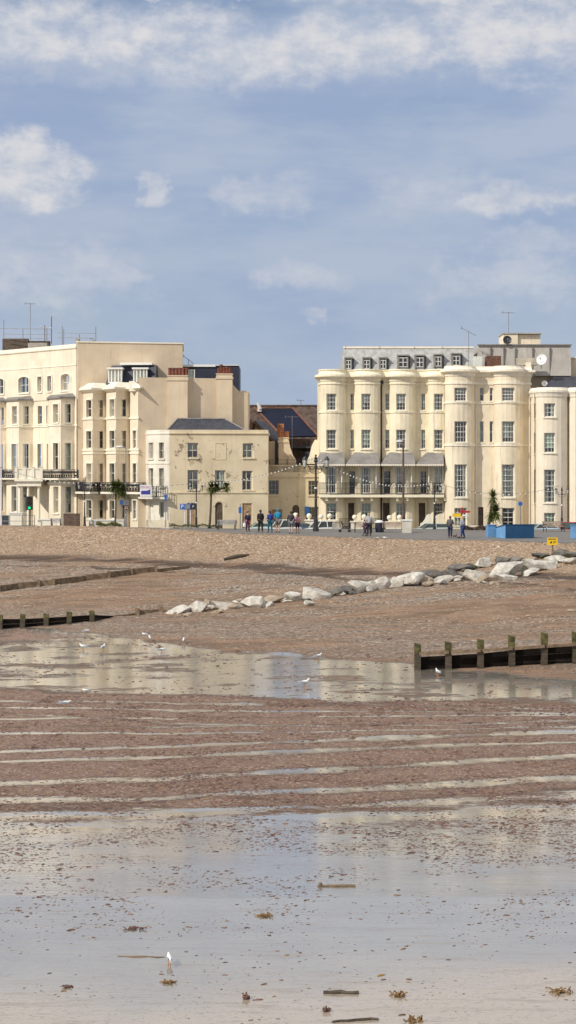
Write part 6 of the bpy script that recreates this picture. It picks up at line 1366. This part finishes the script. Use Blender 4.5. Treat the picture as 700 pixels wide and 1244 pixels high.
def plank(e,a,b,z0a,z0b,ha,hb,th=.1,m=None,nm='plank'):
    c=MB(); A,Bv=Vector(a),Vector(b); d=(Bv-A).normalized(); n=Vector((d.y,-d.x))*th/2
    vs=[]
    for p,zl,zh in ((A,z0a,ha),(Bv,z0b,hb)):
        for s in (-1,1): vs+=[(p.x+n.x*s,p.y+n.y*s,zl),(p.x+n.x*s,p.y+n.y*s,zh)]
    c.add(vs,[(0,1,3,2),(4,6,7,5),(0,4,5,1),(2,3,7,6),(1,5,7,3),(0,2,6,4)]); c.build(nm,m or M['groyne'],e)
def uvpt(u,Y,v): return (X(u,Y),Y,Z(v,Y))
# right groyne
pr=[(507,811,782),(545,811,780),(583.5,809,777),(622,806.5,772.5),(661,803,769),(699.5,800,768),(739,797,765)]
gp=[]
for (u,vb,vt) in pr:
    x,y,z=ground(u,812); y=79.2+(u-507)*.003; gp.append((X(u,y),y,Z(vb,y),Z(vt,y)))
rg=empty('timber_groyne',(gp[0][0],gp[0][1],gp[0][2]),'dark timber groyne with mossy posts at the right','groyne')
for i,(x,y,zb,zt_) in enumerate(gp): post(rg,x,y,zb,zt_-zb,.30,lean=.02*(-1)**i)
tops=[791.3,790,788.6,786.8,784.5,782.8,781]; rails=[(795.2,791.3),(793.6,789.8),(791.5,788),(789,785.4),(786.3,782.6),(784,780.4),(782,778)]
for i in range(6):
    (x0,y0,_,_),(x1,y1,_,_)=gp[i],gp[i+1]
    ra,rb=rails[i],rails[i+1]
    plank(rg,(x0+.1,y0-.2),(x1,y1-.2),Z(ra[0],y0),Z(rb[0],y1),Z(ra[1],y0),Z(rb[1],y1),.12,nm='rail',m=M['algae'] if False else M['drytimber'])
    tb=[798.8,796.8,794.5,790.5,786.6,784,782]
    for j in range(4):
        la,lb=Z(813,y0)-.3,Z(813,y1)-.3; ta,tb_=Z(tb[i],y0),Z(tb[i+1],y1); f0,f1=j/4,(j+.96)/4
        plank(rg,(x0,y0+.22),(x1,y1+.22),la+(ta-la)*f0,lb+(tb_-lb)*f0,la+(ta-la)*f1,lb+(tb_-lb)*f1,.09,m=M['blackwood'])
# left groyne: rising tail and mossy posts
lp=[(-28,766,744.5),(1,764,746.5),(28,762,746),(57,760,745.5),(84.5,757.5,743),(112.5,755,742),(137,749,747),(167.5,747,738),(196,743,736)]
lg0=ground(0,766); lg=empty('timber_groyne',(lg0[0],lg0[1],lg0[2]),'dark timber groyne with mossy posts at the left','groyne'); q=[]
for (u,vb,vt) in lp: x,y,z=ground(u,vb); q.append((x,y,z,max(Z(vt,y)-z,.12)))
for i,(x,y,z,h) in enumerate(q):
    if i==6: continue
    post(lg,x,y-.15,z,h,.28,m=M['drytimber'] if i>6 else None,moss=i<6,lean=.015*(-1)**i)
bt=[750.5,752,752,750.5,748.8,747,748.2,741,739.8]
for i in range(8):
    (x0,y0,z0,h0),(x1,y1,z1,h1)=q[i],q[i+1]
    if i==6: ta,tb_=Z(748,y0),Z(744.5,y1)
    else: ta,tb_=Z(bt[i],y0),Z(bt[i+1] if i<6 else (744 if i==6 else 739.8),y1)
    if i==7: ta=Z(741.2,y0)
    for j in range(3):
        la,lb=z0-.35,z1-.35; f0,f1=j/3,(j+.95)/3
        plank(lg,(x0,y0+.1),(x1,y1+.1),la+(ta-la)*f0,lb+(tb_-lb)*f0,la+(ta-la)*f1,lb+(tb_-lb)*f1,.1,m=M['drytimber'] if i>=6 else M['blackwood'])
# upper left low groyne
up=[(-30,722),(0,717.5),(21,714),(48,711.5),(66,709.5),(104,704.5),(133,700.5),(160,697),(190,693.5),(230,689)]
g0=ground(20,716); ug=empty('low_groyne',g0,'low half buried timber groyne crossing the upper left beach','groyne'); qq=[ground(u,v+1) for u,v in up]
for i in range(len(up)-1):
    a,b=qq[i],qq[i+1]; h=.42 if i<8 else .2; plank(ug,(a[0],a[1]),(b[0]-.06,b[1]),a[2]-.5,b[2]-.5,a[2]+h,b[2]+h*.9,.3,m=M['drytimber'])
for i in (1,3,4,6,7,8): a=qq[i]; post(ug,a[0],a[1]-.22,a[2],.5,.2,m=M['drytimber'],moss=False)
a=ground(272,681); b=ground(303,675.5); c=MB(); c.tube([(a[0],a[1],a[2]+.08),((a[0]+b[0])/2,(a[1]+b[1])/2,(a[2]+b[2])/2+.14),(b[0],b[1],b[2]+.12)],[.12,.17,.06],7); o=c.build('driftwood_log',M['groyne']); tag(o,'dark driftwood log lying at the foot of the shingle bank','driftwood')
# ---------------- rocks ----------------
RK=[(217,741,33,8,'w'),(240.5,736.7,22,13,'w'),(251.5,732.7,11,9,'t'),(260.6,738.5,15,5,'w'),(273,735,29,11,'w'),(289,729.5,9,5,'t'),(306,731,29,14,'w'),(333,728,27,9.5,'t'),(357,724.6,27,11,'w'),(384.5,721,33,14.5,'w'),(413.5,718,25,11,'d'),(435.5,713,29,15,'w'),
(448,713,22,11,'w'),(462,709,22,15,'w'),(481,706.5,22,13,'w'),(496,700,22,7,'w'),(503,704.6,26,15,'w'),(520,704.5,19,10,'t'),(525.4,695.7,28,11,'d'),(540,704,19,8,'w'),(551.4,698.3,22,12,'d'),(555,689,26,10,'d'),(573,688,14,8,'g'),(577.4,697.5,30,15,'w'),(590,702.7,19,11,'t'),(588.6,684,24,10,'w'),(611,680.5,22,12,'d'),(612.7,692.7,41,18,'w'),(616,700,22,8,'w'),(633,689,11,11,'g'),(627.6,679,15,8,'d'),(646,681.6,22,9,'t'),(653.6,685.5,33,17,'w'),(644,695,19,9,'w'),(659,674.5,22,6,'d'),(670,680,19,10,'w'),(683,672,22,8,'d'),(681,679,15,8,'w'),(693,681,19,10,'w'),(697,673.5,18,8,'d'),(712,678,22,12,'w')]
rf=random.Random(3)
for u in range(208,700,8):
    line=[(q[0],q[1]) for q in RK]; near=min(line,key=lambda q:abs(q[0]-u)); ww=rf.uniform(6,15)
    RK.append((u+rf.uniform(-4,4),near[1]+rf.uniform(-1,4.5),ww,ww*rf.uniform(.35,.5),rf.choice('wwtdt' if u<520 else 'wtdddg')))
NM={'w':'white','t':'tan','d':'dark grey','g':'green stained'}; cnt={}
ords=['first','second','third','fourth','fifth','sixth','seventh','eighth','ninth','tenth','eleventh','twelfth','thirteenth','fourteenth','fifteenth','sixteenth','seventeenth','eighteenth','nineteenth','twentieth','twenty-first','twenty-second','twenty-third','twenty-fourth','twenty-fifth','twenty-sixth']+['number %d'%q for q in range(27,120)]
for i,(u,v,w,h,k) in enumerate(sorted(RK)):
    x,y,z=ground(u,v+h*.5); sx=w/2*y/F*1.08; sz=h/2*y/F*1.1; sy=max(sx*.7,sz*.9); r=random.Random(i+5)
    bm=bmesh.new(); bmesh.ops.create_icosphere(bm,subdivisions=3,radius=1)
    # chop with random planes for a quarried shape
    pl=[(Vector((r.gauss(0,1),r.gauss(0,1),r.gauss(0,.8))).normalized(),r.uniform(.42,.74)) for _ in range(13)]
    for vtx in bm.verts:
        p=vtx.co.copy()
        for n_,d in pl:
            t=p.dot(n_)
            if t>d: p-=n_*(t-d)*.985
        nz=float(vn(p.x*2.3+i,p.y*2.3+p.z*1.7,i))*.1+float(vn(p.x*6+i,p.y*5+p.z*5,i+2))*.06; p*=1+nz; vtx.co=Vector((p.x*sx*1.5,p.y*sy*1.35,p.z*sz*1.3))
    me=bpy.data.meshes.new('rock'); bm.to_mesh(me); bm.free(); me.materials.append(M['rock'+k]); o=bpy.data.objects.new('rock',me); C.objects.link(o); o.location=(x,y+sy*.5,z+sz*.72); o.rotation_euler=(r.uniform(-.2,.2),r.uniform(-.25,.15),r.uniform(-.3,.3))
    n=cnt.get(k,0); cnt[k]=n+1; tag(o,'%s boulder, %s %s one from the left end of the rock line'%(NM[k],ords[n],NM[k]),'boulder','boulders in the rock line across the beach')
# ---------------- gulls ----------------
def gull(u,v,L,yaw,label,vf=None,z=None,pose='stand'):
    if z is None: x,y,z=ground(u,v)
    else: y=(CAMZ-z)*F/(v-HV); x=X(u,y)
    e=empty('seagull',(x,y,z),label,'seagull','gulls on the beach',yaw); k=L
    up=.17 if pose=='stand' else .12
    V=[(-.42,0,.16+up),(-.2,0,.20+up),(.02,0,.22+up),(.2,0,.26+up),(.30,0,.37+up),(.35,0,.46+up),(.42,0,.455+up)]
    if pose!='stand': V=[(-.42,0,.2+up),(-.2,0,.20+up),(.02,0,.2+up),(.2,0,.24+up),(.34,0,.30+up),(.42,0,.33+up),(.48,0,.32+up)]
    R=[.03,.10,.135,.115,.062,.068,.035]; o=skin_mesh('body',[(a*k,b*k,c*k) for a,b,c in V],[(i,i+1) for i in range(6)],[r*k for r in R],M['gullw'],root=2); local(o,e)
    for s in (-1,1):
        c=MB(); c.ell((-.12*k,s*.115*k,.22*k+up*k),(.34*k,.03*k,.085*k),10,6,Matrix.Rotation(.12,3,'Y')); local(c.build('wing',M['gullg'],smooth=True),e)
        c=MB(); c.tube([(.03*k,s*.05*k,.13*k+up*k),(.0*k,s*.05*k,.09*k),(.02*k,s*.05*k,.005)],.012*k+.003,5); c.box(.0,.08*k,s*.05*k-.025*k,s*.05*k+.025*k,0,.01); local(c.build('leg',M['beak']),e)
    c=MB(); a=V[6]; c.tube([(a[0]*k,0,a[2]*k),((a[0]+.10)*k,0,(a[2]-.03)*k)],[.02*k,.006*k],6); local(c.build('beak',M['beak']),e)
    c=MB(); c.prism([(-.62*k,(.14+up)*k),(-.36*k,(.13+up)*k),(-.36*k,(.19+up)*k),(-.6*k,(.17+up)*k)],-.05*k,.05*k); local(c.build('tail',M['gullg']),e)
GL=[(104,769.5,.5,.3,'white gull above the left wet sand, just left of the lone post end','walk'),(101.5,790,.6,2.9,'dark backed gull leftmost on the wet sand','stand'),(125,791,.62,1.2,'white upright gull second from left on the wet sand','stand'),(176,774,.52,2.4,'small white gull walking at the edge of the wet sand','walk'),(182,779,.55,1.8,'white gull just below the small walking one','stand'),(223,782,.55,1.5,'upright white gull right of the left group','stand'),(196,793,.55,.4,'pale gull feeding on the wet sand below the left group','walk'),
(386.5,801.5,.55,.5,'tan white gull at the water edge above the centre','stand'),(369.5,835.5,.68,.35,'white gull standing in the shallow centre pool','stand'),(532,821,.55,1.9,'white gull below the left end of the right groyne','stand'),(79,859,.6,.3,'gull walking left on the first seaweed ridge','walk'),(105,842.5,.45,2.9,'grey gull resting at the pool edge above the seaweed','walk'),(206,1172,.40,1.75,'nearest gull seen from behind at the lower left flats','walk')]
for (u,v,L,yaw,lb,po) in GL: gull(u,v,L*.95,yaw,lb,pose=po)
gull(457.5,656,.45,.4,'small gull on the shingle top left of its partner',pose='walk'); gull(468.5,655.5,.45,2.9,'small gull on the shingle top right of its partner',pose='walk')
# ---------------- driftwood and weed clumps on the flats ----------------
def stick(u0,u1,v,label,r=.03,m=None,bump=True,dv=0):
    a=ground(u0,v); b=ground(u1,v+dv); c=MB(); n=7; pts=[];rs=[]; rr=random.Random(int(u0*3+v))
    for i in range(n): t=i/(n-1); pts.append((a[0]+(b[0]-a[0])*t,a[1]+(b[1]-a[1])*t+rr.uniform(-.03,.03),a[2]+(b[2]-a[2])*t+r*.6+rr.uniform(-.005,.005))); rs.append(r*(.6+.4*math.sin(math.pi*min(max(t,.15),.85)))*rr.uniform(.8,1.2))
    c.tube(pts,rs,7)
    if bump: c.ell((a[0]+.06,a[1],a[2]+r*1.6),(r*1.6,r*1.4,r*1.8),7,5)
    o=c.build('driftwood',m or M['groyne']); tag(o,label,'driftwood')
stick(386,432,1077,'brown driftwood stick with a knob at its left end, right of centre',.03,M['drytimber'])
stick(393,436,1207,'straight dark driftwood stick near the lowest edge',.035,bump=False)
stick(143,200,1162,'long thin pale stick left of the nearest gull',.012,M['drytimber'],bump=False,dv=1)
stick(404,460,1242,'dark stick at the very bottom edge',.025,bump=False,dv=-3)
def clump(u,v,w,h,label,m):
    x,y,z=ground(u,v); s=w/2*y/F; c=MB(); r=random.Random(int(u+v))
    for i in range(26):
        a=r.uniform(0,6.28); d=s*r.random()**.6; p=Vector((x+d*math.cos(a),y+d*math.sin(a)*.6,z+.005)); q=p+Vector((r.uniform(-1,1)*s*.5,r.uniform(-1,1)*s*.4,r.uniform(.0,1)*h*y/F)); k=p.lerp(q,.5)+Vector((0,0,.015)); c.tube([p,k,q],[.008,.013,.005],5)
        if i%3==0: c.ell(q,(.02,.018,.015),6,4)
    o=c.build('seaweed_clump',m); tag(o,label,'seaweed')
for (u,v,w,h,lb,m) in ((162,1129,24,2.4,'ragged seaweed strand left of centre on the flats',M['weed']),(484,1210,26,5,'yellow brown clump left of the bottom right litter',M['weedy']),(503,1241,24,8,'tall tangled yellow clump at the very bottom edge',M['weedy']),(300,1214,9,7,'small dark clump near the bottom centre',M['weed']),(396,1229,9,6,'tiny dark clump right of the bottom centre',M['weed']),(82,1200,12,3,'dark clump low on the left flats',M['weed']),(679,1206,36,4,'wide yellow clump at the lower right edge',M['weedy']),(205,1194,16,3,'brown clump directly below the nearest gull',M['weedy']),(324,1113,22,2.5,'yellow brown strand right of centre flats',M['weedy'])): clump(u,v,w,h,lb,m)
# tidy: unreferenced helper collections are none; make sure nothing is left at top level unlabelled
